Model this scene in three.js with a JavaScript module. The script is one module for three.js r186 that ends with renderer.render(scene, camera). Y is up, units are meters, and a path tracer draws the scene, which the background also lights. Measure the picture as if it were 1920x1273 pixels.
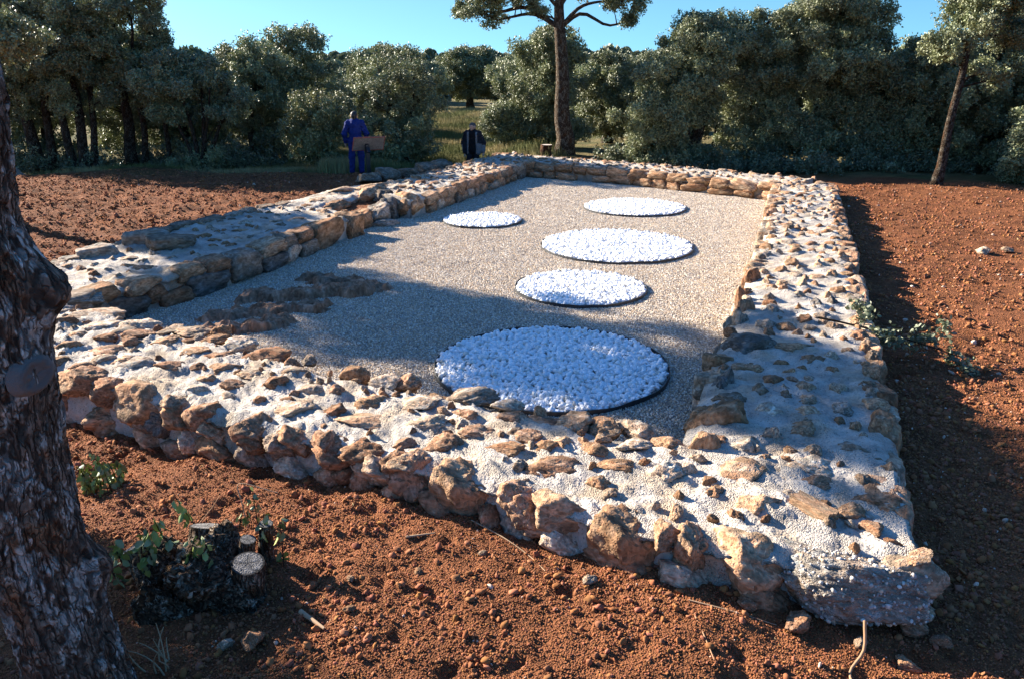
import * as THREE from 'three';
import { mergeGeometries, mergeVertices } from 'three/addons/utils/BufferGeometryUtils.js';
import { MarchingCubes } from 'three/addons/objects/MarchingCubes.js';
import { createNoise3D } from 'simplex-noise';

// ---------------------------------------------------------------- camera, sky, sun, exposure
const scene = new THREE.Scene();
const camera = new THREE.PerspectiveCamera(47.18, 1920 / 1273, 0.05, 3000);
camera.position.set(0, 3.3, 0);
camera.rotation.x = -19.332 * Math.PI / 180;

const ELEV = 23.5 * Math.PI / 180;
const SUN = new THREE.Vector3(-0.853 * Math.cos(ELEV), Math.sin(ELEV), -0.522 * Math.cos(ELEV)).normalize();
function makeSky() {
  const W = 1024, Hh = 512, data = new Float32Array(W * Hh * 4);
  for (let j = 0; j < Hh; j++) for (let i = 0; i < W; i++) {
    const el = ((j + 0.5) / Hh - 0.5) * Math.PI, az = ((i + 0.5) / W - 0.5) * 2 * Math.PI;
    const d = [Math.cos(el) * Math.cos(az), Math.sin(el), Math.cos(el) * Math.sin(az)];
    const c = d[0] * SUN.x + d[1] * SUN.y + d[2] * SUN.z, up = Math.max(0, d[1]);
    const t = 1 - Math.exp(-up * 6);
    const g = 0.72, mie = (1 - g * g) / Math.pow(1 + g * g - 2 * g * c, 1.5);
    const low = Math.exp(-up * 6);
    const ray = 0.75 + 0.45 * c * c;
    const hor = [0.105, 0.27, 0.39], zen = [0.0115, 0.066, 0.215];
    const m = 0.044 * mie * (0.35 + 0.65 * low);
    const col = [0, 1, 2].map((k) => (hor[k] * (1 - t) + zen[k] * t) * ray + m * [0.88, 0.97, 1.0][k]);
    const o = (j * W + i) * 4;
    for (let k = 0; k < 3; k++) data[o + k] = col[k];
    data[o + 3] = 1;
  }
  const tex = new THREE.DataTexture(data, W, Hh, THREE.RGBAFormat, THREE.FloatType);
  tex.mapping = THREE.EquirectangularReflectionMapping; tex.magFilter = THREE.LinearFilter; tex.minFilter = THREE.LinearFilter;
  tex.wrapS = THREE.RepeatWrapping; tex.needsUpdate = true;
  return tex;
}
const skyTexture = makeSky();
scene.background = skyTexture; scene.environment = skyTexture;
const sun = new THREE.DirectionalLight(new THREE.Color(1.0, 0.90, 0.765), 5);
sun.position.copy(SUN).multiplyScalar(60).add(new THREE.Vector3(0, 0, -14)); sun.target.position.set(0, 0, -14);
sun.castShadow = true; sun.shadow.mapSize.set(4096, 4096);
Object.assign(sun.shadow.camera, { left: -32, right: 32, top: 32, bottom: -32, near: 1, far: 160 });
scene.add(sun, sun.target);
const renderer = new THREE.WebGLRenderer({ antialias: true });
renderer.toneMapping = THREE.LinearToneMapping; renderer.toneMappingExposure = 4.0;
renderer.shadowMap.enabled = true;

// ---------------------------------------------------------------- helpers
function rng(seed) { let s = seed >>> 0; return () => { s = (s + 0x6d2b79f5) | 0; let t = Math.imul(s ^ (s >>> 15), 1 | s); t = (t + Math.imul(t ^ (t >>> 7), 61 | t)) ^ t; return ((t ^ (t >>> 14)) >>> 0) / 4294967296; }; }
const n3 = createNoise3D(rng(7));
const fbm = (x, y, z, o = 4) => { let a = 0, w = 0.5, f = 1; for (let i = 0; i < o; i++) { a += w * n3(x * f, y * f, z * f); w *= 0.5; f *= 2.03; } return a; };
const clamp = (v, a, b) => Math.min(b, Math.max(a, v)), mix = (a, b, t) => a + (b - a) * t, smooth = (a, b, v) => { const t = clamp((v - a) / (b - a), 0, 1); return t * t * (3 - 2 * t); };
const V = (x, y, z) => new THREE.Vector3(x, y, z);
const taken = new Map();
function numbered(name) { const n = taken.get(name) || 0; taken.set(name, n + 1); return n ? name + '_' + String(n).padStart(3, '0') : name; }
function shade(o) { o.traverse((m) => { if (m.isMesh) { m.castShadow = true; m.receiveShadow = true; } }); return o; }
function thing(name, label, category, pos = [0, 0, 0], turn = 0, group) {
  const o = new THREE.Group(); o.name = numbered(name); o.position.set(...pos); o.rotation.y = turn;
  o.userData = { label, category }; if (group) o.userData.group = group; scene.add(o); return o;
}
function part(name, geo, mat, parent) { const m = new THREE.Mesh(geo, mat); m.name = name; m.castShadow = m.receiveShadow = true; parent.add(m); return m; }
function lone(name, geo, mat, label, category, extra = {}) { const m = part(numbered(name), geo, mat, scene); m.userData = { label, category, ...extra }; return m; }
function structure(name, geo, mat) { const m = part(name, geo, mat, scene); m.userData = { kind: 'structure' }; return m; }

// tileable textures: lattice noise that wraps
function lattice(n, seed) { const r = rng(seed), a = new Float32Array(n * n); for (let i = 0; i < a.length; i++) a[i] = r(); return (x, y) => { const xi = Math.floor(x), yi = Math.floor(y); let fx = x - xi, fy = y - yi; fx = fx * fx * (3 - 2 * fx); fy = fy * fy * (3 - 2 * fy); const w = (i) => ((i % n) + n) % n; const p = (i, j) => a[w(j) * n + w(i)]; return mix(mix(p(xi, yi), p(xi + 1, yi), fx), mix(p(xi, yi + 1), p(xi + 1, yi + 1), fx), fy); }; }
function tileFbm(base, oct, seed) { const L = []; for (let o = 0; o < oct; o++) L.push(lattice(base << o, seed + o * 17)); return (u, v) => { let a = 0, w = 0.5, t = 0; for (let o = 0; o < oct; o++) { const n = base << o; a += w * L[o](u * n, v * n); t += w; w *= 0.55; } return a / t; }; }
function worley(n, seed) { const r = rng(seed), px = new Float32Array(n * n), py = new Float32Array(n * n), id = new Float32Array(n * n); for (let i = 0; i < n * n; i++) { px[i] = r(); py[i] = r(); id[i] = r(); } return (u, v) => { const x = u * n, y = v * n, xi = Math.floor(x), yi = Math.floor(y); let d1 = 9, d2 = 9, k = 0; for (let j = -1; j <= 1; j++) for (let i = -1; i <= 1; i++) { const a = (((xi + i) % n) + n) % n, b = (((yi + j) % n) + n) % n, q = b * n + a; const d = Math.hypot(xi + i + px[q] - x, yi + j + py[q] - y); if (d < d1) { d2 = d1; d1 = d; k = id[q]; } else if (d < d2) d2 = d; } return [d1, d2, k]; }; }
function texture(size, fn, srgb, rx = 1, ry = rx) {
  const data = new Uint8Array(size * size * 4);
  for (let j = 0; j < size; j++) for (let i = 0; i < size; i++) { const c = fn((i + 0.5) / size, (j + 0.5) / size), o = (j * size + i) * 4; for (let k = 0; k < 3; k++) data[o + k] = clamp(Math.round((c.length ? c[k] : c) * 255), 0, 255); data[o + 3] = 255; }
  const t = new THREE.DataTexture(data, size, size, THREE.RGBAFormat); t.wrapS = t.wrapT = THREE.RepeatWrapping; t.magFilter = THREE.LinearFilter; t.minFilter = THREE.LinearMipmapLinearFilter; t.generateMipmaps = true;
  if (srgb) t.colorSpace = THREE.SRGBColorSpace; t.repeat.set(rx, ry); t.needsUpdate = true; return t;
}
const f1 = tileFbm(4, 6, 11), f2 = tileFbm(8, 5, 57), f3 = tileFbm(32, 4, 91), f4 = tileFbm(16, 5, 131);
const w1 = worley(60, 5), w2 = worley(24, 8), w3 = worley(110, 9);
const gray = (v) => [v, v, v];
// colour maps hold mottling, plus darker fissures in barkMap and cracks in cutMap, the material's colour does the rest
const rockMap = texture(512, (u, v) => { const a = f1(u, v), b = f2(u, v), c = f3(u, v); const k = 0.62 + 0.5 * (b - 0.5) + 0.45 * (c - 0.5) + 0.3 * (a - 0.5); const s = clamp((a - 0.5) * 3, -1, 1); return [clamp(k + 0.16 + 0.05 * s, 0, 1), clamp(k + 0.14 - 0.04 * s, 0, 1), clamp(k + 0.12 - 0.09 * s, 0, 1)]; }, true);
const rockBump = texture(512, (u, v) => { const p = w1(u, v), q = w2(u, v); const pit = smooth(0.05, 0.4, p[0]) * 0.35 + smooth(0.0, 0.5, q[0]) * 0.2; return clamp(0.45 * f2(u, v) + 0.35 * f3(u, v) + pit * 0.5 - 0.05, 0, 1); });
const mortarMap = texture(512, (u, v) => { const p = w3(u, v); const k = 0.86 + 0.14 * (f3(u, v) - 0.5) + 0.16 * (f1(u, v) - 0.5) + (p[2] > 0.94 ? -0.22 : p[2] < 0.12 ? 0.05 : 0) * (p[0] < 0.45 ? 1 : 0); return [k, k * 0.985, k * 0.965]; }, true);
const mortarBump = texture(1024, (u, v) => { const p = w3(u, v), q = w1(u, v), a = smooth(0.35, 0.62, f2(u, v)); return clamp(0.5 - 0.55 * a * p[0] * (0.2 + p[2]) + 0.35 * (1 - q[0]) * q[2] * q[2] + 0.4 * (f3(u, v) - 0.4) + 0.3 * (f4(u, v) - 0.5), 0, 1); });
const soilMap = texture(512, (u, v) => { const p = w1(u, v); const k = 0.8 + 0.35 * (f3(u, v) - 0.5) + 0.25 * (f1(u, v) - 0.5); const pale = p[2] > 0.975 && p[0] < 0.3 ? 0.25 : 0; return [clamp(k + pale, 0, 1), clamp(k * 0.98 + pale, 0, 1), clamp(k * 0.96 + pale, 0, 1)]; }, true);
const soilBump = texture(1024, (u, v) => { const p = w3(u, v), q = w1(u, v); return clamp(0.4 * (1 - p[0]) * (0.3 + p[2]) + 0.4 * (1 - q[0]) * q[2] + 0.3 * f4(u, v), 0, 1); });
function grain(nx, ny, seed) { const r = rng(seed), a = new Float32Array(nx * ny); for (let i = 0; i < a.length; i++) a[i] = r(); return (u, v) => { const x = u * nx, y = v * ny, xi = Math.floor(x), yi = Math.floor(y); let fx = x - xi, fy = y - yi; fx = fx * fx * (3 - 2 * fx); fy = fy * fy * (3 - 2 * fy); const p = (i, j) => a[((j % ny) + ny) % ny * nx + ((i % nx) + nx) % nx]; return mix(mix(p(xi, yi), p(xi + 1, yi), fx), mix(p(xi, yi + 1), p(xi + 1, yi + 1), fx), fy); }; }
const bg1 = grain(34, 14, 33), bg2 = grain(66, 30, 34), bg3 = grain(32, 40, 35), bg4 = grain(60, 60, 36);
const barkField = (u, v) => { const x = u + 0.05 * (f2(u, v) - 0.5) + 0.02 * (f3(u, v) - 0.5), y = v + 0.08 * (f2(v, u) - 0.5) + 0.03 * (f3(v, u) - 0.5); const fissure = Math.min(Math.abs(bg1(x, y) - 0.5) * 2, 0.15 + Math.abs(bg2(x, y) - 0.5) * 2), across = Math.abs(bg3(x, y) - 0.5) * 2; return [smooth(0, 0.42, fissure), smooth(0, 0.3, across), bg4(x, y)]; };
const barkBump = texture(1024, (u, v) => { const [a, b, c] = barkField(u, v); return clamp(0.62 * a + 0.2 * b * a + 0.1 * c + 0.2 * (f3(u, v) - 0.4), 0, 1); });
const barkMap = texture(1024, (u, v) => { const [a, b, c] = barkField(u, v); const crust = 0.55 + 0.45 * a * (0.7 + 0.3 * b), lich = smooth(0.5, 0.6, f2(u, v) + 0.14 * (f3(u, v) - 0.5) + 0.1 * (c - 0.5)), rust = 0.5 * smooth(0.6, 0.7, f1(v, u)); const k = (0.5 + 0.2 * c + 0.4 * (f3(u, v) - 0.5)) * crust; return [k * mix(1 + 0.2 * rust, 1.35, lich), k * mix(0.9 - 0.08 * rust, 1.36, lich), k * mix(0.8 - 0.25 * rust, 1.32, lich)]; }, true);

const cutMap = texture(256, (u, v) => { const x = u - 0.5, y = v - 0.5, d = Math.hypot(x, y), a = Math.atan2(y, x), wob = f2(u, v) - 0.5; let k = 0.72 + 0.05 * Math.sin(d * 95 + wob * 14) + 0.7 * (f3(u, v) - 0.5) + 0.5 * wob; for (const [q, w] of [[0.4, 0.05], [1.9, 0.035], [3.3, 0.06], [4.4, 0.03], [5.5, 0.05]]) { const e = Math.abs(Math.atan2(Math.sin(a - q + wob * 0.8), Math.cos(a - q + wob * 0.8))) * Math.max(d, 0.04); k *= mix(0.6, 1, smooth(0.0, 0.02 + w * 0.2, e)); } return gray(clamp(d > 0.44 ? k * 0.55 : k, 0, 1)); }, true);

const lin = (r, g, b) => new THREE.Color().setRGB(r, g, b);
function std(color, o = {}) { const p = { color, roughness: 0.92, metalness: 0, ...o }; return new THREE.MeshPhysicalMaterial({ specularIntensity: p.roughness >= 0.8 ? 0.25 : 1, ...p }); }
const rep = (t, x, y = x) => { const c = t.clone(); c.repeat.set(x, y); c.needsUpdate = true; return c; };

// geometry helpers
function boxUV(geo, s) { // smooth-normalled geometry, uv by the side a face points to, s = texture widths per unit
  const g = geo.toNonIndexed(), p = g.attributes.position, uv = new Float32Array(p.count * 2);
  const a = V(), b = V(), c = V(), n = V();
  for (let i = 0; i < p.count; i += 3) {
    a.fromBufferAttribute(p, i); b.fromBufferAttribute(p, i + 1); c.fromBufferAttribute(p, i + 2);
    n.subVectors(b, a).cross(c.clone().sub(a)); const ax = Math.abs(n.x), ay = Math.abs(n.y), az = Math.abs(n.z);
    [a, b, c].forEach((q, k) => { const [x, y] = ay >= ax && ay >= az ? [q.x, q.z] : ax >= az ? [q.z, q.y] : [q.x, q.y]; uv[(i + k) * 2] = x * s; uv[(i + k) * 2 + 1] = y * s; });
  }
  g.setAttribute('uv', new THREE.BufferAttribute(uv, 2)); return g;
}
function cells(x, y, z) { const xi = Math.floor(x), yi = Math.floor(y), zi = Math.floor(z); let b = 9; const h = (a, c, e, k) => { let q = Math.imul(a * 374761393 + c * 668265263 + e * 2147483647 + k * 1274126177, 1103515245); q ^= q >>> 15; q = Math.imul(q, 2246822519); q ^= q >>> 13; return (q >>> 0) / 4294967296; }; for (let i = -1; i < 2; i++) for (let j = -1; j < 2; j++) for (let k = -1; k < 2; k++) { const a = xi + i, c = yi + j, e = zi + k; b = Math.min(b, Math.hypot(a + h(a, c, e, 1) - x, c + h(a, c, e, 2) - y, e + h(a, c, e, 3) - z)); } return Math.sqrt(Math.max(0, 1 - b * b)); }
function makeStone(seed, detail, opt = {}) {
  const r = rng(seed), g0 = new THREE.IcosahedronGeometry(1, detail); g0.deleteAttribute('uv'); g0.deleteAttribute('normal');
  const g = mergeVertices(g0, 1e-4), p = g.attributes.position, planes = [];
  const nP = opt.planes ?? 9;
  for (let i = 0; i < nP; i++) { const v = V(r() - 0.5, (r() - 0.5) * 0.9, r() - 0.5).normalize(); planes.push([v, mix(0.5, 0.85, r())]); }
  if (opt.block) for (const [a, k] of [[0, 0.62], [1, 0.58], [2, 0.62]]) for (const sg of [-1, 1]) { const v = V((r() - 0.5) * 0.35, (r() - 0.5) * 0.3, (r() - 0.5) * 0.35); v.setComponent(a, sg); planes.push([v.normalize(), k * mix(0.9, 1.15, r())]); }
  const ox = r() * 50, oy = r() * 50, oz = r() * 50, rough = opt.rough ?? 1, d = V();
  const col = new Float32Array(p.count * 3);
  for (let i = 0; i < p.count; i++) {
    d.fromBufferAttribute(p, i).normalize();
    let q = 0; for (const [n, k] of planes) { const t = d.dot(n); if (t > 0.02) q += Math.pow(t / k, 36); }
    let R = Math.pow(1 + q, -1 / 36);
    R *= 1 + rough * (0.15 * fbm(d.x * 1.2 + ox, d.y * 1.2 + oy, d.z * 1.2 + oz, 3) - 0.1 * Math.abs(fbm(d.x * 2.7 + oy, d.y * 2.7 + oz, d.z * 2.7 + ox, 3)) + 0.07 * fbm(d.x * 6 + oz, d.y * 6 + ox, d.z * 6, 3));
    const pit = fbm(d.x * 4.5 - oz, d.y * 4.5, d.z * 4.5 - oy, 2); R -= rough * 0.07 * smooth(0.25, 0.6, pit);
    if (opt.pebbly) R += opt.pebbly * cells(d.x * 7, d.y * 5, d.z * 6) + 0.5 * opt.pebbly * cells(d.x * 13, d.y * 10, d.z * 12);
    p.setXYZ(i, d.x * R, d.y * R, d.z * R);
    const m = fbm(d.x * 1.6 + 9 + ox, d.y * 1.6, d.z * 1.6 + oy, 4), e = fbm(d.x * 5 + oz, d.y * 5 + 4, d.z * 5, 3);
    const dust = smooth(0.08, 0.38, m + 0.4 * e), dark = smooth(0.22, 0.5, -m + 0.35 * e), k = 0.86 + 0.22 * e;
    col[i * 3] = k * (1 + 0.2 * dust - 0.3 * dark); col[i * 3 + 1] = k * (1 + 0.34 * dust - 0.32 * dark); col[i * 3 + 2] = k * (1 + 0.5 * dust - 0.32 * dark);
  }
  g.computeBoundingBox(); const b = g.boundingBox, s = b.getSize(V()), c = b.getCenter(V());
  for (let i = 0; i < p.count; i++) p.setXYZ(i, (p.getX(i) - c.x) * 2 / s.x, (p.getY(i) - c.y) * 2 / s.y, (p.getZ(i) - c.z) * 2 / s.z);
  g.setAttribute('color', new THREE.BufferAttribute(col, 3)); g.computeVertexNormals();
  return boxUV(g, 0.22);
}
function tube(points, radii, radial = 8, closed = true) { // points: Vector3[], radii: number[] -> tapered limb
  const n = points.length, pos = [], nor = [], uv = [], idx = []; let len = 0;
  const t = V(), u = V(1, 0, 0), w = V(); let prev = null;
  for (let i = 0; i < n; i++) {
    t.subVectors(points[Math.min(n - 1, i + 1)], points[Math.max(0, i - 1)]).normalize();
    if (!prev) { u.set(1, 0, 0); if (Math.abs(t.x) > 0.8) u.set(0, 0, 1); } u.addScaledVector(t, -u.dot(t)).normalize(); w.crossVectors(t, u); prev = t;
    if (i) len += points[i].distanceTo(points[i - 1]);
    for (let k = 0; k <= radial; k++) { const a = k / radial * 2 * Math.PI, x = Math.cos(a), y = Math.sin(a); const nx = u.x * x + w.x * y, ny = u.y * x + w.y * y, nz = u.z * x + w.z * y; pos.push(points[i].x + nx * radii[i], points[i].y + ny * radii[i], points[i].z + nz * radii[i]); nor.push(nx, ny, nz); uv.push(k / radial * Math.max(1, Math.round(radii[0] * 6.28 / 0.8)), len / 0.8); }
  }
  for (let i = 0; i < n - 1; i++) for (let k = 0; k < radial; k++) { const a = i * (radial + 1) + k, b = a + radial + 1; idx.push(a, a + 1, b, b, a + 1, b + 1); }
  if (closed) for (const [row, dir] of [[0, 1], [n - 1, -1]]) { const c = pos.length / 3; pos.push(points[row].x, points[row].y, points[row].z); const tt = points[Math.min(n - 1, row + 1)].clone().sub(points[Math.max(0, row - 1)]).normalize().multiplyScalar(-dir); nor.push(tt.x, tt.y, tt.z); uv.push(0.5, 0.5); const s = row * (radial + 1); for (let k = 0; k < radial; k++) dir > 0 ? idx.push(c, s + k + 1, s + k) : idx.push(c, s + k, s + k + 1); }
  const g = new THREE.BufferGeometry(); g.setAttribute('position', new THREE.Float32BufferAttribute(pos, 3)); g.setAttribute('normal', new THREE.Float32BufferAttribute(nor, 3)); g.setAttribute('uv', new THREE.Float32BufferAttribute(uv, 2)); g.setIndex(idx); return g;
}
function instanced(name, geo, mat, list, parent, kind) { // list: [Matrix4, Color?]
  const m = new THREE.InstancedMesh(geo, mat, list.length); m.name = name; m.castShadow = m.receiveShadow = true;
  list.forEach(([x, c], i) => { m.setMatrixAt(i, x); if (c) m.setColorAt(i, c); });
  m.instanceMatrix.needsUpdate = true; if (m.instanceColor) m.instanceColor.needsUpdate = true;
  if (kind) m.userData.kind = kind; parent.add(m); return m;
}
const TQ = new THREE.Quaternion(), TE = new THREE.Euler();
function xf(x, y, z, rx, ry, rz, sx, sy = sx, sz = sx) { TE.set(rx, ry, rz); TQ.setFromEuler(TE); return new THREE.Matrix4().compose(V(x, y, z), TQ, V(sx, sy, sz)); }
const NEAR_TOP = [[-5.74,0.46,-9.77,0.56,0.32,0.45,2],[-5.7,0.446,-9.29,0.31,0.16,0.25,-1],[-5.09,0.439,-9.11,0.48,0.16,0.37,1],[-5.27,0.46,-8.72,0.27,0.3,0.22,4],[-4.78,0.452,-8.62,0.33,0.16,0.27,-1],[-4.35,0.46,-8.65,0.37,0.17,0.3,1],[-4.43,0.431,-8.42,0.3,0.16,0.24,-1],[-4.87,0.43,-8.28,0.22,0.16,0.16,-1],[-4.53,0.433,-8.19,0.22,0.16,0.17,-1],[-4.15,0.46,-8.05,0.21,0.21,0.17,4],[-4.21,0.43,-8.3,0.3,0.16,0.21,-1],[-3.83,0.434,-8.05,0.25,0.16,0.2,-1],[-3.93,0.43,-8.45,0.26,0.16,0.21,-1],[-3.68,0.457,-8.39,0.38,0.16,0.31,1],[-3.3,0.43,-8.14,0.24,0.16,0.19,-1],[-2.96,0.46,-7.97,0.29,0.21,0.23,1],[-3.33,0.46,-8.42,0.18,0.23,0.15,0],[-2.58,0.46,-7.6,0.41,0.26,0.33,-1],[-3.35,0.43,-7.74,0.26,0.16,0.21,-1],[-3.07,0.434,-7.6,0.26,0.16,0.21,-1],[-2.87,0.436,-7.3,0.27,0.16,0.21,-1],[-3.18,0.43,-7.3,0.14,0.16,0.11,-1],[-3.43,0.459,-7.35,0.31,0.16,0.24,4],[-3.83,0.452,-7.35,0.34,0.16,0.27,2],[-3.99,0.43,-7.5,0.2,0.16,0.16,-1],[-4.33,0.434,-7.74,0.34,0.16,0.27,-1],[-4.77,0.46,-7.88,0.25,0.23,0.2,-1],[-4.24,0.43,-7.52,0.2,0.16,0.16,-1],[-4.34,0.435,-7.3,0.2,0.16,0.16,-1],[-4.66,0.444,-7.47,0.16,0.16,0.13,-1],[-2.98,0.43,-6.96,0.17,0.16,0.14,-1],[-2.56,0.436,-7.06,0.24,0.16,0.19,-1],[-2.64,0.441,-6.81,0.2,0.16,0.16,-1],[-2.23,0.46,-6.85,0.24,0.29,0.19,4],[-2.17,0.43,-7.17,0.26,0.16,0.19,-1],[-1.88,0.46,-6.7,0.22,0.18,0.17,1],[-1.64,0.46,-6.63,0.18,0.3,0.14,4],[-2.09,0.43,-7.52,0.13,0.16,0.1,-1],[-1.94,0.46,-6.26,0.34,0.2,0.28,-1],[-1.57,0.46,-6.2,0.19,0.21,0.15,4],[-1.55,0.46,-7.13,0.23,0.27,0.18,0],[-1.23,0.451,-6.94,0.24,0.16,0.19,-1],[-1.01,0.46,-6.94,0.21,0.23,0.16,4],[-0.36,0.46,-6.59,0.38,0.2,0.3,2],[-0.04,0.43,-6.37,0.24,0.16,0.12,-1],[0.25,0.46,-6.24,0.09,0.22,0.07,0],[0.53,0.46,-6.02,0.27,0.21,0.22,0],[0.78,0.46,-5.95,0.24,0.2,0.19,0],[1.06,0.46,-5.91,0.28,0.2,0.23,1],[1.25,0.448,-5.62,0.2,0.16,0.16,0],[-1.27,0.46,-6.43,0.24,0.19,0.19,0],[-1.23,0.446,-6.05,0.44,0.16,0.25,0],[-0.74,0.46,-5.98,0.32,0.19,0.25,1],[-0.39,0.43,-6.18,0.2,0.16,0.16,4],[-0.85,0.449,-6.43,0.35,0.16,0.27,1],[0.0,0.451,-6.09,0.23,0.16,0.18,-1],[-0.28,0.43,-5.81,0.26,0.16,0.15,-1],[0.14,0.433,-5.73,0.2,0.16,0.16,-1],[0.03,0.439,-5.81,0.13,0.16,0.11,-1],[0.42,0.433,-5.65,0.14,0.16,0.11,0],[0.28,0.459,-5.55,0.16,0.16,0.12,-1],[0.98,0.436,-5.62,0.27,0.16,0.19,1],[0.67,0.43,-5.52,0.2,0.16,0.16,-1],[-0.57,0.46,-5.62,0.24,0.17,0.19,4],[-0.08,0.435,-5.51,0.29,0.16,0.18,0],[0.05,0.46,-5.23,0.12,0.17,0.1,-1],[0.32,0.453,-5.23,0.38,0.16,0.23,4],[0.79,0.43,-5.23,0.3,0.16,0.15,-1],[0.63,0.45,-4.98,0.14,0.16,0.11,-1],[1.15,0.46,-5.14,0.26,0.32,0.21,1],[1.68,0.46,-5.14,0.36,0.17,0.28,0],[1.32,0.46,-5.17,0.12,0.22,0.1,-1],[1.44,0.46,-4.85,0.13,0.18,0.1,0],[1.73,0.46,-4.69,0.28,0.32,0.23,0],[2.3,0.43,-4.6,0.18,0.16,0.11,-1],[2.58,0.435,-4.76,0.29,0.16,0.18,-1],[2.28,0.446,-5.23,0.3,0.16,0.23,-1],[2.2,0.43,-4.98,0.26,0.16,0.15,4],[2.83,0.46,-5.17,0.12,0.31,0.1,-1]];
const NEAR_FACE = [[-3.05,0.545,-6.47,0.29,0.19,0.3,1],[-2.75,0.459,-6.28,0.36,0.25,0.3,4],[-3.51,0.411,-6.75,0.55,0.36,0.38,0],[-4.16,0.407,-7.09,0.38,0.23,0.3,4],[-3.94,0.045,-7.0,0.59,0.35,0.41,0],[-2.25,0.565,-6.01,0.36,0.3,0.3,4],[-1.81,0.424,-5.83,0.34,0.25,0.3,0],[-1.5,0.494,-5.69,0.17,0.19,0.3,4],[-3.26,0.187,-6.59,0.3,0.25,0.3,3],[-4.6,0.126,-7.35,0.36,0.31,0.3,4],[-2.64,0.269,-6.21,0.37,0.2,0.3,0],[-1.18,0.53,-5.51,0.32,0.17,0.3,4],[-0.82,0.565,-5.32,0.25,0.15,0.3,0],[-0.77,0.385,-5.3,0.35,0.34,0.3,4],[-1.2,0.404,-5.52,0.36,0.13,0.3,0],[-0.34,0.377,-5.12,0.52,0.42,0.37,0],[0.05,0.481,-4.9,0.26,0.24,0.3,4],[0.18,0.222,-4.83,0.47,0.16,0.33,4],[0.35,0.514,-4.7,0.39,0.22,0.3,0],[0.8,0.457,-4.44,0.53,0.45,0.37,0],[1.02,0.565,-4.34,0.17,0.14,0.3,0],[-0.89,0.491,-5.36,0.2,0.16,0.3,4],[-1.34,0.202,-5.6,0.23,0.14,0.3,4],[1.17,0.603,-4.28,0.22,0.29,0.3,0],[1.47,0.398,-4.19,0.5,0.33,0.35,0],[1.85,0.209,-4.1,0.19,0.17,0.3,4]];
const RIGHT_TOP = [[2.4,0.438,-7.25,0.36,0.16,0.27,0],[2.75,0.457,-7.13,0.16,0.16,0.13,-1],[3.05,0.43,-7.45,0.33,0.16,0.18,4],[3.06,0.433,-7.88,0.42,0.16,0.27,-1],[3.35,0.448,-7.63,0.15,0.16,0.12,-1],[2.49,0.434,-6.92,0.24,0.16,0.19,4],[2.29,0.46,-6.63,0.2,0.26,0.16,2],[2.51,0.455,-6.51,0.19,0.16,0.16,2],[2.78,0.455,-6.76,0.22,0.16,0.17,-1],[2.69,0.433,-6.43,0.21,0.16,0.17,-1],[3.08,0.441,-6.72,0.2,0.16,0.16,-1],[2.0,0.433,-6.47,0.29,0.16,0.22,-1],[2.25,0.443,-6.2,0.28,0.16,0.22,1],[2.93,0.43,-6.27,0.23,0.16,0.19,2],[2.55,0.431,-6.13,0.26,0.16,0.21,-1],[2.12,0.46,-5.75,0.23,0.29,0.19,2],[2.46,0.444,-5.84,0.31,0.16,0.24,0],[2.89,0.43,-5.91,0.12,0.16,0.1,-1],[2.7,0.441,-5.52,0.34,0.16,0.23,2],[3.1,0.46,-5.91,0.22,0.32,0.18,0],[3.32,0.46,-6.63,0.23,0.21,0.18,2],[3.25,0.43,-6.39,0.24,0.16,0.19,-1],[3.56,0.451,-7.17,0.19,0.16,0.15,-1],[3.75,0.46,-7.52,0.17,0.32,0.13,-1],[3.8,0.45,-7.85,0.15,0.16,0.12,-1],[3.27,0.46,-9.18,0.26,0.27,0.21,2],[3.55,0.46,-9.26,0.15,0.2,0.12,-1],[3.84,0.46,-9.41,0.2,0.26,0.16,3],[2.98,0.46,-8.62,0.25,0.17,0.2,2],[3.2,0.43,-8.58,0.25,0.16,0.2,-1],[3.46,0.46,-8.79,0.19,0.17,0.15,4],[3.76,0.45,-8.96,0.24,0.16,0.19,2],[3.75,0.446,-8.52,0.23,0.16,0.18,-1],[3.38,0.46,-9.73,0.21,0.22,0.17,2],[3.69,0.46,-10.12,0.17,0.19,0.13,4],[3.78,0.435,-9.9,0.19,0.16,0.15,-1],[4.1,0.46,-9.53,0.16,0.18,0.13,3],[4.16,0.46,-8.86,0.19,0.2,0.15,-1],[3.89,0.444,-8.26,0.22,0.16,0.18,-1],[3.99,0.46,-10.35,0.22,0.24,0.18,0],[4.63,0.46,-10.93,0.21,0.32,0.16,0],[1.89,0.46,-5.59,0.26,0.17,0.2,-1],[2.37,0.444,-5.46,0.15,0.16,0.12,-1]];
const RIGHT_EDGE = [[2.55,0.335,-7.91,0.69,0.49,0.55,3],[2.03,0.335,-6.81,0.37,0.54,0.3,3],[1.76,0.335,-6.09,0.55,0.57,0.44,0],[2.91,0.335,-9.29,0.31,0.51,0.25,4],[2.72,0.335,-8.86,0.36,0.56,0.29,2],[3.03,0.335,-9.82,0.19,0.53,0.15,4],[3.44,0.335,-10.73,0.33,0.57,0.26,4],[1.55,0.335,-5.59,0.31,0.48,0.25,0]];
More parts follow.
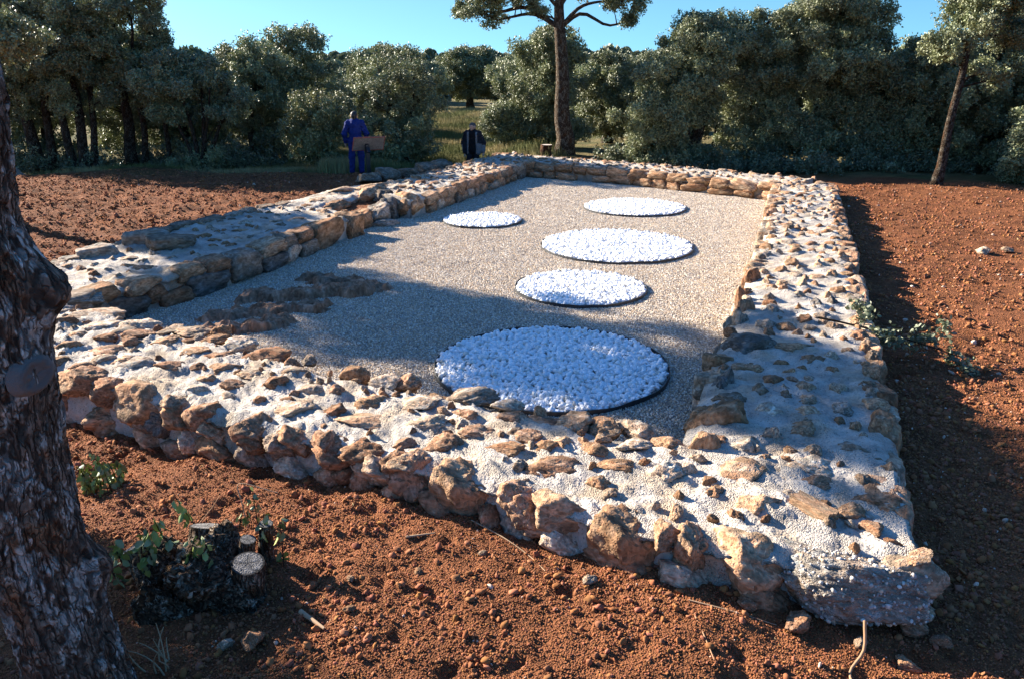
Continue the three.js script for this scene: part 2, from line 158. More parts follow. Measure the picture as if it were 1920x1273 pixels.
// ---------------------------------------------------------------- plan of the walls (x, z)
const NEAR_OUT = [[-6.1, -8.35], [-4.99, -7.57], [-4.53, -7.23], [-3.86, -6.86], [-3.24, -6.52], [-2.47, -6.03], [-2, -5.84], [-1.55, -5.65], [-0.98, -5.33], [-0.35, -5.04], [0.15, -4.78], [0.66, -4.41], [1.27, -4.17], [1.76, -4.03], [2.5, -4.0]];
const NEAR_IN = [[-5.9, -9.75], [-4.74, -9.04], [-3.9, -8.5], [-3.11, -8.06], [-2.4, -7.6], [-1.68, -7.12], [-1.1, -6.85], [-0.49, -6.59], [0.0, -6.3], [0.45, -6.02], [0.75, -5.86], [1.04, -5.71], [1.5, -5.75], [2.1, -5.6], [2.95, -5.4]];
const RIGHT_OUT = [[2.6, -4.45], [3.04, -5.44], [3.91, -7.89], [5.45, -12.15], [8.37, -20.4]];
const RIGHT_IN = [[1.15, -5.1], [1.5, -6.02], [2.29, -8.06], [4.37, -13.36], [6.85, -20.35]];
const FAR_OUT = [[8.3, -21.5], [4.6, -24.6], [0.55, -27.6]];
const FAR_IN = [[7.1, -20.05], [3.72, -22.93], [0.35, -25.0]];
const LEFT_OUT = [[-7.4, -10.0], [-7.12, -11.79], [-6.54, -14.3], [-5.34, -16.95], [-5.0, -17.5]];
const LEFT_IN = [[-5.66, -9.1], [-5.61, -9.9], [-5.06, -10.83], [-4.7, -11.53], [-4.45, -12.01], [-4.02, -13.45], [-3.66, -14.71], [-3.13, -16.02]];
const BACKLEFT_OUT = [[-3.75, -18.9], [-2.5, -22.4], [-0.5, -27.5], [0.0, -28.0]];
const BACKLEFT_IN = [[-2.3, -17.7], [-1.0, -21.2], [0.45, -25.1], [0.8, -26.0]];
const INSIDE = [...NEAR_IN.slice(0, 13), ...RIGHT_IN.slice(2), ...FAR_IN, ...BACKLEFT_IN.slice(0, 3).reverse(), ...LEFT_IN.slice().reverse()];
const grow = (poly, d) => { const c = [0.8, -15]; return poly.map(([x, z]) => { const l = Math.hypot(x - c[0], z - c[1]); return [x + (x - c[0]) / l * d, z + (z - c[1]) / l * d]; }); };
const inPoly = (poly, x, z) => { let c = false; for (let i = 0, j = poly.length - 1; i < poly.length; j = i++) { const [xi, zi] = poly[i], [xj, zj] = poly[j]; if ((zi > z) !== (zj > z) && x < (xj - xi) * (z - zi) / (zj - zi) + xi) c = !c; } return c; };
const PIT = grow(INSIDE, 0.75), FLOOR = grow(INSIDE, 0.35);

// ---------------------------------------------------------------- ground
const CP = [[-6, -7, -0.12], [-4.4, -7.1, -0.14], [-3.4, -6.6, -0.08], [-2.3, -5.9, 0.08], [-1.5, -5.6, 0.1], [-0.9, -5.3, 0.17], [-0.4, -5, 0.15], [0.15, -4.7, 0.15], [0.7, -4.3, 0.17], [1.3, -4.1, 0.18], [2, -3.9, 0.08], [2.6, -3.8, 0.06], [0, -3, 0.12], [-2.2, -4.2, 0.08], [-2.4, -3.2, 0.1], [2, -2.5, 0.08], [4.5, -8, 0.06], [4, -5, 0.05], [6.3, -12, 0.1], [9, -20, 0.12], [12, -21.5, 0.22], [16, -20, 0.1], [14, -14, 0.1], [8, -8, 0.06], [-8, -12, 0.28], [-7, -15, 0.3], [-5, -19.5, 0.3], [-4.7, -24, 0.2], [-12, -25, 0.25], [-16, -20, 0.3], [-12, -14, 0.28], [-20, -30, -0.1], [-16, -27.6, -0.12], [-13, -28, -0.15], [-10, -28, 0.0], [-9, -9, 0.15], [5, -27, 0.0], [-1, -28, -0.3], [-1.4, -26.4, -0.28], [-1.8, -25.4, -0.1], [-3.5, -29, -0.1], [1.9, -30.2, 0.2], [-3, -38, -0.4], [-3, -60, 0.1], [8, -32, 0.1], [16, -30, 0.2], [25, -24, 0.2], [0, 6, 0.6], [-8, 4, 0.5], [8, 4, 0.3], [-8, -4, 0.1]];
function baseHeight(x, z) { let a = 0, w = 0; for (const [px, pz, h] of CP) { const d = (x - px) ** 2 + (z - pz) ** 2, k = 1 / (d * d + 0.02); a += k * h; w += k; } let y = a / w; const far = Math.hypot(x * 0.6, z + 15); y = mix(y, 0.1, smooth(40, 70, far)); return y + 4.2 * smooth(120, 300, -z + 0.25 * x + 20 * n3(x * 0.008, 3, z * 0.008)); }
const tilled = (x, z) => 1 - smooth(24.2, 26.2, -z + 0.9 * n3(x * 0.35, 1, z * 0.35) + 0.06 * (x < -2 ? -x : x > 6 ? (x - 6) * 6 : 0) - (x > 0 && x < 4 ? 4 : 0));
function groundHeight(x, z) {
  let y = baseHeight(x, z); const t = tilled(x, z);
  const left = smooth(-4, -5.5, x) * smooth(-8.5, -10.5, z), right = smooth(3, 4, x) * smooth(-6, -8, z), rough = 1 + 1.0 * left + 0.4 * right;
  if (left > 0) y += 0.05 * left * t * (0.5 - Math.abs(n3(x * 1.9 + 0.6 * z, 4, z * 4.2))) + 0.035 * left * t * fbm(x * 5, 7, z * 7, 2);
  y += t * rough * (0.035 * fbm(x * 0.9, 5, z * 0.9, 3) + 0.03 * fbm(x * 3.2, 9, z * 3.2, 3) - 0.06 * smooth(0.22, 0.6, fbm(x * 2.2, 2, z * 2.2, 2)) + 0.012 * fbm(x * 11, 3, z * 11, 2)) + (1 - t) * 0.05 * fbm(x * 0.4, 8, z * 0.4, 3);
  if (inPoly(PIT, x, z)) y = Math.min(y, -0.12);
  return y;
}
function axis(fine0, fine1, step, lo, hi) { const a = []; for (let v = fine0; v <= fine1; v += step) a.push(v); let s = step, v = fine0; const left = []; while (v > lo) { s *= 1.06; v -= s; left.push(v); } s = step; v = a[a.length - 1]; const right = []; while (v < hi) { s *= 1.06; v += s; right.push(v); } return [...left.reverse(), ...a, ...right]; }
const groundMaterial = std(0xffffff, { vertexColors: true, map: rep(soilMap, 1), bumpMap: rep(soilBump, 1), bumpScale: 0.03, roughness: 0.97 });
const SOIL = [0.26, 0.104, 0.047];
{
  const span = (a, b, st) => { const o = []; for (let v = a; v < b - st * 0.4; v += st) o.push(v); return o; }, cut = (arr, a, b) => arr.filter((v) => v < a || v > b);
  const xs = [...axis(-16, -15.9, 0.1, -500, -15.9).filter((v) => v < -16), ...span(-16, -6.2, 0.1), ...span(-6.2, 6.4, 0.045), ...span(6.4, 15, 0.13), ...axis(15, 15.1, 0.13, 15, 500).filter((v) => v >= 15)], zs = [...axis(-26, -25.9, 0.09, -700, -25.9).filter((v) => v < -26), ...span(-26, -10, 0.085), ...span(-10, -2.6, 0.04), ...axis(-2.6, -2.5, 0.1, -2.6, 250).filter((v) => v >= -2.6)].reverse(), nx = xs.length, nz = zs.length;
  const pos = new Float32Array(nx * nz * 3), col = new Float32Array(nx * nz * 3), uv = new Float32Array(nx * nz * 2), idx = [];
  for (let j = 0; j < nz; j++) for (let i = 0; i < nx; i++) {
    const x = xs[i], z = zs[j], o = j * nx + i; pos.set([x, groundHeight(x, z), z], o * 3); uv.set([x * 0.8, z * 0.8], o * 2);
    const t = tilled(x, z), a = fbm(x * 0.5, 3, z * 0.5, 4), b = fbm(x * 2.5, 6, z * 2.5, 3), k = 1 + 0.35 * a + 0.25 * b;
    const g = fbm(x * 0.25, 12, z * 0.25, 4), dry = smooth(-0.25, 0.3, g + 0.2 * b);
    const grass = [mix(0.13, 0.25, dry), mix(0.13, 0.205, dry), mix(0.05, 0.095, dry)];
    col.set([0, 1, 2].map((c) => mix(grass[c] * (1 + 0.3 * b), SOIL[c] * k, t)), o * 3);
  }
  for (let j = 0; j < nz - 1; j++) for (let i = 0; i < nx - 1; i++) { const a = j * nx + i, b = a + nx; idx.push(a, a + 1, b, b, a + 1, b + 1); }
  const g = new THREE.BufferGeometry(); g.setAttribute('position', new THREE.BufferAttribute(pos, 3)); g.setAttribute('color', new THREE.BufferAttribute(col, 3)); g.setAttribute('uv', new THREE.BufferAttribute(uv, 2)); g.setIndex(idx); g.computeVertexNormals();
  structure('ground', g, groundMaterial);
}
// loose clods of red earth
const PROJ = (() => { camera.updateMatrixWorld(); const m = new THREE.Matrix4().multiplyMatrices(camera.projectionMatrix, camera.matrixWorldInverse); const v = V(); return (x, y, z) => { v.set(x, y, z).applyMatrix4(m); return v; }; })();
function lump(seed, detail, rough) { const r = rng(seed), g0 = new THREE.IcosahedronGeometry(1, detail); g0.deleteAttribute('uv'); g0.deleteAttribute('normal'); const g = mergeVertices(g0, 1e-4), p = g.attributes.position, o = r() * 40; for (let i = 0; i < p.count; i++) { const x = p.getX(i), y = p.getY(i), z = p.getZ(i), k = 1 + rough * fbm(x * 1.4 + o, y * 1.4, z * 1.4, 2) + (r() - 0.5) * 0.2; p.setXYZ(i, x * k, y * k * 0.8, z * k); } g.computeVertexNormals(); return g; }
{
  const r = rng(21), lists = [[], [], []];
  const clod = (x, z, s, tint) => { if (inPoly(PIT, x, z) || tilled(x, z) < 0.5) return; const k = (0.75 + 0.5 * r()) * (tint ?? 1); const c = tint > 1 ? lin(0.5 * k * 0.6, 0.4 * k * 0.55, 0.3 * k * 0.55) : lin(SOIL[0] * k, SOIL[1] * k * (0.9 + 0.25 * r()), SOIL[2] * k * (0.8 + 0.5 * r())); lists[Math.floor(r() * 3)].push([xf(x, groundHeight(x, z) + s * 0.25, z, r() * 6, r() * 6, r() * 6, s * (0.7 + 0.6 * r()), s * (0.6 + 0.5 * r()), s * (0.7 + 0.6 * r())), c]); };
  for (let i = 0; i < 185000; i++) { // foreground and right-hand strip, the finest crumbs nearest
    const x = -4.5 + 9 * r(), z = -2.7 - 5.5 * Math.pow(r(), 1.1); if (z > -3 && Math.abs(x) > 3.2) continue; const patch = 0.5 + 1.5 * fbm(x * 1.1, 4, z * 1.1, 3), crumb = r() < 0.72; if (!crumb && r() > patch + 0.1) continue;
    clod(x, z, crumb ? 0.0025 + 0.0045 * r() : 0.0045 + 0.005 * r() + 0.022 * Math.pow(r(), 11), r() < 0.005 ? 1.8 : undefined);
  }
  for (let i = 0; i < 75000; i++) { const x = 2.4 + 14 * r() * r() + 0, z = -4 - 18 * r(); if (x > 1.0 * -z * 0.75 + 1) continue; if (r() > 0.7 + fbm(x * 0.8, 4, z * 0.8, 2)) continue; clod(x + (-z - 4) * 0.33, z, 0.005 + 0.006 * r() + 0.024 * Math.pow(r(), 12), r() < 0.02 ? 1.7 : undefined); }
  for (let i = 0; i < 45000; i++) { const z = -9 - 16 * r(), x = -4.2 - 11 * r(); if (r() > 0.75 + fbm(x * 0.8, 4, z * 0.8, 2)) continue; clod(x, z, 0.006 + 0.009 * r() + 0.03 * Math.pow(r(), 9), r() < 0.01 ? 1.6 : undefined); }
  const mat = std(0xffffff, { roughness: 0.98 });
  const so = thing('soil_crumbs', 'loose crumbs of red earth strewn over the ground', 'soil'); so.userData.kind = 'stuff';
  lists.forEach((l, i) => instanced('crumbs', lump(70 + i, 1, 0.9), mat, l, so, 'stuff'));
}

// ---------------------------------------------------------------- stones and mortar walls
const stoneFine = [], stoneCoarse = [], stoneBlock = [];
for (let i = 0; i < 12; i++) stoneBlock.push(makeStone(300 + i, 6, { rough: 0.8, planes: 4, block: true }));
for (let i = 0; i < 14; i++) stoneFine.push(makeStone(100 + i, 9, { rough: 1 + 0.3 * (i % 3), planes: 7 + (i % 5) }));
for (let i = 0; i < 14; i++) stoneCoarse.push(makeStone(200 + i, 4, { rough: 1, planes: 8 + (i % 4) }));
const KINDS = [[0.60, 0.385, 0.235], [0.68, 0.54, 0.40], [0.43, 0.35, 0.27], [0.21, 0.19, 0.165], [0.50, 0.30, 0.185]];
const stoneMats = KINDS.map((c, k) => [0.82, 1.0, 1.18].map((t, j) => std(lin(c[0] * t, c[1] * t * (1 + 0.05 * (j - 1)), c[2] * t * (1 + 0.1 * (j - 1))), { vertexColors: true, map: rep(rockMap, 1), bumpMap: rep(rockBump, 1), bumpScale: 0.016, roughness: 0.93 })));
const R5 = rng(5);
function stoneMat(kind) { const k = kind >= 0 ? kind : [0, 0, 0, 1, 1, 4, 4, 2][Math.floor(R5() * 8)]; return stoneMats[k][Math.floor(R5() * 3)]; }
let record = null; // the stones of the wall being built, for the mortar that is smeared up against them
function putStone(wall, x, y, z, w, h, d, kind, yaw, tilt = 0.12, fine = true) {
  const set = fine === 'block' ? stoneBlock : fine ? stoneFine : stoneCoarse, m = part('stone', set[Math.floor(R5() * set.length)], stoneMat(kind), wall);
  m.position.set(x, y, z); m.rotation.set((R5() - 0.5) * 2 * tilt, (yaw ?? 0) + (R5() - 0.5) * 0.5 + (R5() < 0.5 ? Math.PI : 0), (R5() - 0.5) * 2 * tilt); m.scale.set(w / 2, h / 2, d / 2); if (record) record.push(m); return m;
}
function bedded(wall, x, z, w, pro, d, kind, yaw, fine = true, top = TOP) { pro *= 0.8; const H = pro * 2 / 0.55; return putStone(wall, x, top + pro - H / 2, z, w * 1.12, H, d * 1.12, kind, yaw, 0.16, fine); }
const TOP = 0.46;
const mortarMaterial = std(lin(0.60, 0.55, 0.49), { vertexColors: true, map: mortarMap, bumpMap: mortarBump, bumpScale: 0.028, roughness: 0.95 });
function resample(poly, n) { const L = [0]; for (let i = 1; i < poly.length; i++) L.push(L[i - 1] + Math.hypot(poly[i][0] - poly[i - 1][0], poly[i][1] - poly[i - 1][1])); const T = L[L.length - 1], out = []; for (let k = 0; k <= n; k++) { const s = T * k / n; let i = 1; while (i < L.length - 1 && L[i] < s) i++; const t = (s - L[i - 1]) / (L[i] - L[i - 1]); out.push([mix(poly[i - 1][0], poly[i][0], t), mix(poly[i - 1][1], poly[i][1], t)]); } return out; }
function mortarBody(out, inn, step, top, seed, bottom = -0.25) {
  const near = new Map(); (record || []).forEach((m) => { const R = Math.max(m.scale.x, m.scale.z) * 1.7, c = Math.cos(m.rotation.y), s = Math.sin(m.rotation.y), q = [m.position.x, m.position.z, c / (m.scale.x), s / (m.scale.x), -s / m.scale.z, c / m.scale.z, m.position.y + m.scale.y]; for (let a = Math.floor((q[0] - R) * 2); a <= (q[0] + R) * 2; a++) for (let b = Math.floor((q[1] - R) * 2); b <= (q[1] + R) * 2; b++) { const k = a + ',' + b; near.has(k) || near.set(k, []); near.get(k).push(q); } });
  const smear = (x, z) => { let a = 0; for (const [px, pz, cx, sx, cz, sz, ty] of near.get(Math.floor(x * 2) + ',' + Math.floor(z * 2)) || []) { if (ty < top - 0.02) continue; const dx = x - px, dz = z - pz, e = Math.hypot(dx * cx - dz * sx, -dx * cz + dz * sz); a = Math.max(a, (1 - smooth(0.75, 1.65, e)) * Math.min(0.045, 0.5 * (ty - top))); } return a; }; // a solid wall core: both faces, the lumpy top, both ends
  const len = Math.max(...[out, inn].map((p) => p.reduce((s, q, i) => i ? s + Math.hypot(q[0] - p[i - 1][0], q[1] - p[i - 1][1]) : 0, 0)));
  const n = Math.ceil(len / step), A = resample(out, n), B = resample(inn, n), wide = Math.hypot(A[0][0] - B[0][0], A[0][1] - B[0][1]), m = Math.max(8, Math.ceil(wide / step)), side = Math.max(6, Math.ceil(0.7 / step));
  const flip = (A[n][0] - A[0][0]) * (B[0][1] - A[0][1]) - (A[n][1] - A[0][1]) * (B[0][0] - A[0][0]) > 0;
  const rows = n + 3, cols = side * 2 + m + 1, pos = [], uv = [], col = [], idx = [];
  for (let j = 0; j < rows; j++) {
    const k = clamp(j - 1, 0, n), end = j === 0 || j === rows - 1;
    let vv = 0;
    for (let i = 0; i < cols; i++) {
      let v, y, fall = 0;
      const T = top;
      if (i <= side) { v = 0; fall = 1 - i / side; } else if (i >= side + m) { v = 1; fall = (i - side - m) / side; } else v = (i - side) / m;
      let x = mix(A[k][0], B[k][0], v), z = mix(A[k][1], B[k][1], v);
      const nx = A[k][0] - B[k][0], nz = A[k][1] - B[k][1], l = Math.hypot(nx, nz), edge = Math.min(v, 1 - v) * l;
      const lift = 0.04 * fbm(x * 1.3 + seed, 1, z * 1.3, 3) + 0.018 * fbm(x * 4.5, seed, z * 4.5, 3) + 0.022 * fbm(x * 12, seed, z * 12, 3);
      y = T + lift + smear(x, z) * (0.7 + 0.9 * fbm(x * 7, seed + 2, z * 7, 2)) - 0.07 * Math.exp(-((edge / 0.1) ** 2));
      if (fall > 0) { const y0 = y; y = mix(y0, bottom, fall); const dir = v < 0.5 ? 1 : -1, bulge = 0.05 * fbm(x * 2.2, y * 3 + seed, z * 2.2, 3) + 0.02 * fbm(x * 8, y * 8 + seed, z * 8, 2) - 0.06 + 0.05 * fall; x += dir * nx / l * bulge; z += dir * nz / l * bulge; }
      if (end) y = bottom;
      pos.push(x, y, z); uv.push((x * 0.82 + z * 0.57) * 0.9, fall > 0 ? (z * 0.82 - x * 0.57) * 0.9 + y * 0.9 : (z * 0.82 - x * 0.57) * 0.9);
      const c = 1 + 0.26 * fbm(x * 2 + 3, seed, z * 2, 4) + 0.12 * fbm(x * 9, seed, z * 9, 3), s = smooth(0.0, 0.4, fbm(x * 1.6, seed + 4, z * 1.6, 5) + 0.3 * fbm(x * 7, seed + 8, z * 7, 2)); col.push(c * (1 - 0.09 * s), c * (1 - 0.18 * s), c * (1 - 0.29 * s));
    }
  }
  for (let j = 0; j < rows - 1; j++) for (let i = 0; i < cols - 1; i++) { const a = j * cols + i, b = a + cols; flip ? idx.push(a, a + 1, b, b, a + 1, b + 1) : idx.push(a, b, a + 1, b, b + 1, a + 1); }
  const g = new THREE.BufferGeometry(); g.setAttribute('position', new THREE.Float32BufferAttribute(pos, 3)); g.setAttribute('uv', new THREE.Float32BufferAttribute(uv, 2)); g.setAttribute('color', new THREE.Float32BufferAttribute(col, 3)); g.setIndex(idx); g.computeVertexNormals(); return g;
}
function lengthOf(p) { return p.reduce((s, q, i) => i ? s + Math.hypot(q[0] - p[i - 1][0], q[1] - p[i - 1][1]) : 0, 0); }
// stones bedded in the top of a wall, spread so that they keep their distance from each other and from those already there
function fillTop(wall, out, inn, top, o) {
  const n = 200, A = resample(out, n), B = resample(inn, n), placed = (o.taken || []).map((s) => [s[0], s[2], Math.max(s[3], s[5]) / 2]); let made = 0;
  for (let t = 0; t < (o.tries || 4000) && made < o.max; t++) {
    const u = Math.floor(R5() * (n + 1)), v = mix(o.v0 ?? 0.04, o.v1 ?? 0.96, R5()), x = mix(A[u][0], B[u][0], v), z = mix(A[u][1], B[u][1], v);
    if (o.only && !o.only(x, z)) continue;
    const w = mix(o.small, o.large, Math.pow(R5(), 1.6)), d = w * mix(0.5, 0.9, R5());
    if (placed.some(([a, b, r]) => Math.hypot(a - x, b - z) < (r + w / 2) * (o.gap || 1.08))) continue;
    placed.push([x, z, w / 2]); made++; bedded(wall, x, z, w, mix(0.03, 0.085, R5()) * (o.proud || 1), d, o.kind ?? -1, R5() * 6.28, o.fine, top);
  }
}
// coursed rubble on a wall's face; edge: polyline, toward: +1 when the face looks to the left of its run
function fillFace(wall, edge, top, o) {
  const L = lengthOf(edge), N = Math.ceil(L / 0.05), P = resample(edge, N);
  for (const [y, h] of o.courses) {
    let s = R5() * 0.15;
    while (s < L - 0.1) {
      const w = mix(o.small, o.large, R5()), k = clamp(Math.round((s + w / 2) / L * N), 1, N - 1), [x, z] = P[k], dx = P[k + 1][0] - P[k - 1][0], dz = P[k + 1][1] - P[k - 1][1], yaw = Math.atan2(-dz, dx), l = Math.hypot(dx, dz);
      s += w * mix(0.95, 1.15, R5());
      if (o.skip && R5() < o.skip) continue;
      if (o.taken && !o.all && o.taken.some((q) => Math.hypot(q[0] - x, q[2] - z) < q[3] * 0.5 + w * 0.25 && Math.abs(q[1] - y) < q[4] * 0.45)) continue;
      const d = 0.34, inset = (o.inset ?? 0.08) + 0.04 * R5();
      const m = putStone(wall, x + o.toward * dz / l * -inset, y + (R5() - 0.5) * 0.05, z + o.toward * dx / l * inset, w * 1.12, h * mix(0.95, 1.3, R5()), d, o.kind ?? -1, 0, 0.1, o.round ? o.fine : 'block');
      m.rotation.y = yaw + (R5() - 0.5) * 0.3;
    }
  }
}
{ // the wall across the front
  const w = thing('stone_wall', 'low wide rubble wall in pale mortar along the front, nearest the tree trunk', 'stone wall');
  record = []; const lay = () => { part('mortar_bed', mortarBody(NEAR_OUT, NEAR_IN, 0.035, TOP - 0.03, 3), mortarMaterial, w); record = null; };
  for (const [x, y, z, a, h, d, k] of NEAR_TOP) bedded(w, x, z, a * 1.2, clamp((y + h / 2 - TOP) * 0.62, 0.04, 0.085), d * 1.35, k, 0.1);
  for (const [x, y, z, a, h, d, k] of NEAR_FACE) { const H = h * 1.28; putStone(w, x, Math.min(y - 0.02, TOP + 0.05 - H / 2), z - 0.03, a * 1.18, H, d * 1.1, k, -0.4, 0.1); }
  const every = [...NEAR_TOP, ...NEAR_FACE];
  fillFace(w, NEAR_OUT, TOP, { courses: [[0.3, 0.26], [0.12, 0.28], [-0.06, 0.28]], small: 0.26, large: 0.52, toward: -1, inset: 0.05, taken: NEAR_FACE, round: true, fine: true });
  fillFace(w, NEAR_IN.slice(1, 12), TOP, { courses: [[0.28, 0.24]], small: 0.25, large: 0.45, toward: 1, inset: 0.06, fine: false, skip: 0.3 });
  fillTop(w, NEAR_OUT, NEAR_IN, TOP, { max: 110, small: 0.07, large: 0.24, gap: 0.95, taken: every, fine: true, proud: 0.6 });
  // the flat brick-like slab and the big grey conglomerate block of the corner
  const slab = part('slab', new THREE.BoxGeometry(0.13, 0.07, 0.3, 5, 2, 8), stoneMats[0][2], w), sp = slab.geometry.attributes.position;
  slab.geometry.setAttribute('color', new THREE.Float32BufferAttribute(new Float32Array(sp.count * 3).fill(1), 3));
  for (let i = 0; i < sp.count; i++) { const x = sp.getX(i), y = sp.getY(i), z = sp.getZ(i); sp.setXYZ(i, x + 0.008 * n3(x * 20, y * 20, z * 20), y + 0.004 * n3(x * 30, 5, z * 30), z + 0.012 * n3(x * 14, y * 14, 8)); } slab.geometry.computeVertexNormals();
  slab.position.set(2.05, TOP + 0.02, -4.6); slab.rotation.set(0.06, 0.62, -0.1); slab.userData.label = 'flat orange slab like a broken brick';
  const block = part('corner_block', makeStone(902, 36, { rough: 0.75, planes: 7, pebbly: 0.075 }), std(lin(0.52, 0.46, 0.39), { vertexColors: true, map: rep(rockMap, 2), bumpMap: rep(mortarBump, 2), bumpScale: 0.03, roughness: 0.9 }), w);
  block.position.set(2.14, 0.24, -4.12); block.scale.set(0.5, 0.24, 0.33); block.rotation.set(0.08, -0.25, -0.1); { // the pebbles that the block is made of stand proud of it
    const r = rng(907), bp = block.geometry.attributes.position, bn = block.geometry.attributes.normal, lumps = [0, 1, 2].map((q) => lump(910 + q, 1, 0.4)), gs = [];
    for (let q = 0; q < 900; q++) { const v = Math.floor(r() * bp.count), sc = 0.006 + 0.013 * r() * r(), g = lumps[q % 3].clone(), k = 0.6 + 0.6 * r(), c = [[0.5, 0.47, 0.43], [0.55, 0.42, 0.3], [0.34, 0.32, 0.31], [0.62, 0.58, 0.52]][Math.floor(r() * 4)]; g.applyMatrix4(xf(bp.getX(v) * 0.5, bp.getY(v) * 0.24, bp.getZ(v) * 0.33, r() * 6, r() * 6, r() * 6, sc * 1.2, sc, sc)); g.setAttribute('color', new THREE.Float32BufferAttribute(Array.from({ length: g.attributes.position.count }, () => c.map((x) => x * k)).flat(), 3)); gs.push(g); }
    const m = part('pebble_crust', mergeGeometries(gs), std(0xffffff, { vertexColors: true, roughness: 0.85 }), w); m.position.set(2.14, 0.24, -4.12); m.rotation.set(0.08, -0.25, -0.1); m.userData.kind = 'stuff';
  }
  block.userData.label = 'grey pebbly conglomerate block at the corner';
  lay();
}
{ // the long wall on the right
  const w = thing('stone_wall', 'long straight rubble wall on the right, its near half in shadow', 'stone wall');
  record = []; const lay = () => { part('mortar_bed', mortarBody(RIGHT_OUT, RIGHT_IN, 0.06, TOP - 0.024, 13), mortarMaterial, w); record = null; };
  for (const [x, y, z, a, h, d, k] of RIGHT_TOP) bedded(w, x, z, a * 1.1, clamp((y + h / 2 - TOP) * 1.0, 0.05, 0.11), d * 1.25, k, 0.3);
  for (const [x, y, z, a, h, d, k] of RIGHT_EDGE) putStone(w, x, y, z, a, h, d, k, -0.3, 0.1);
  const every = [...RIGHT_TOP, ...RIGHT_EDGE];
  fillTop(w, RIGHT_OUT, RIGHT_IN, TOP, { max: 150, small: 0.14, large: 0.36, gap: 0.98, taken: every, fine: false, proud: 1.05, tries: 6000, only: (x, z) => z < -9.2 });
  fillTop(w, RIGHT_OUT, RIGHT_IN, TOP, { max: 30, small: 0.1, large: 0.2, taken: every, fine: true, proud: 0.7, only: (x, z) => z > -9.2 && z < -5.4 });
  fillFace(w, RIGHT_IN.slice(1), TOP, { courses: [[0.32, 0.26], [0.1, 0.24]], small: 0.28, large: 0.55, toward: 1, inset: 0.04, kind: -1, fine: false, taken: RIGHT_EDGE, skip: 0.12 });
  fillFace(w, RIGHT_OUT, TOP, { courses: [[0.28, 0.32]], small: 0.3, large: 0.6, toward: -1, inset: 0.06, fine: false, skip: 0.1 });
  lay();
}
{ // the wall at the back
  const w = thing('stone_wall', 'coursed rubble wall across the back in front of the oaks', 'stone wall');
  record = []; const lay = () => { part('mortar_bed', mortarBody(FAR_OUT, FAR_IN, 0.07, TOP - 0.04, 23), mortarMaterial, w); record = null; };
  fillTop(w, FAR_OUT, FAR_IN, TOP - 0.02, { max: 120, small: 0.16, large: 0.42, gap: 0.95, fine: false, proud: 1.15, tries: 6000 });
  fillFace(w, FAR_IN, TOP, { courses: [[0.34, 0.24], [0.12, 0.26]], small: 0.35, large: 0.75, toward: 1, inset: 0.02, kind: 0, fine: false, skip: 0.06 });
  fillFace(w, FAR_OUT, TOP, { courses: [[0.25, 0.32]], small: 0.35, large: 0.7, toward: -1, inset: 0.05, fine: false });
  lay();
}
{ // the near part of the left wall, up to the opening
  const w = thing('stone_wall', 'left wall with smooth pale mortar, between the red earth and the bedrock outcrop', 'stone wall');
  record = []; const lay = () => { part('mortar_bed', mortarBody(LEFT_OUT, LEFT_IN, 0.05, TOP - 0.05, 33), mortarMaterial, w); record = null; };
  const big = [[-5.62, 0.39, -10.12, 0.56, 0.25, 0.42, 0, 1.04], [-5.3, 0.38, -10.64, 0.58, 0.24, 0.42, 0, 1.04], [-5.44, 0.14, -10.44, 0.7, 0.34, 0.42, 3, 1.04], [-5.22, 0.22, -10.81, 0.34, 0.24, 0.42, 4, 1.04], [-4.92, 0.38, -11.4, 0.5, 0.24, 0.44, 0, 1.09], [-4.69, 0.39, -11.84, 0.5, 0.22, 0.44, 4, 1.09], [-4.76, 0.16, -11.65, 0.85, 0.36, 0.42, 3, 1.09], [-4.45, 0.24, -12.4, 0.8, 0.44, 0.44, 2, 1.28], [-4.23, 0.38, -13.11, 0.76, 0.24, 0.44, 0, 1.28], [-4.2, 0.12, -13.15, 0.84, 0.3, 0.42, 3, 1.28], [-4.08, 0.36, -13.68, 0.56, 0.26, 0.42, 2, 1.29], [-3.92, 0.35, -14.2, 0.56, 0.26, 0.42, 4, 1.29], [-4.05, 0.13, -13.68, 0.58, 0.3, 0.42, 1, 1.29], [-3.89, 0.13, -14.22, 0.56, 0.3, 0.42, 2, 1.29], [-3.68, 0.24, -14.92, 1.05, 0.52, 0.46, 0, 1.19], [-3.34, 0.22, -15.83, 0.5, 0.52, 0.5, 0, 1.19], [-5.05, 0.08, -11.06, 0.55, 0.26, 0.42, 4, 1.1], [-5.85, 0.4, -9.66, 0.85, 0.26, 0.6, 2, 0.5], [-6.3, 0.44, -13.3, 0.8, 0.4, 0.65, 2, 0.3], [-5.75, 0.46, -12.95, 0.8, 0.3, 0.6, 2, 0.6], [-6.75, 0.42, -12.4, 0.6, 0.3, 0.5, 2, 0.5]];
  for (const [x, y, z, a, h, d, k, yaw] of big) { const m = putStone(w, x, y, z, a * 1.06, h * 1.1, d, k, 0, 0.05, 'block'); m.rotation.y = yaw; }
  fillTop(w, LEFT_OUT, LEFT_IN, TOP - 0.03, { max: 80, small: 0.14, large: 0.42, gap: 1.1, taken: big, fine: true, proud: 0.8 });
  fillFace(w, LEFT_IN, TOP, { courses: [[0.34, 0.24], [0.12, 0.3]], small: 0.35, large: 0.75, toward: -1, inset: 0.03, fine: true, taken: big });
  fillFace(w, LEFT_OUT, TOP, { courses: [[0.38, 0.2]], small: 0.35, large: 0.7, toward: 1, inset: 0.05, fine: false, kind: 2 });
  lay();
}
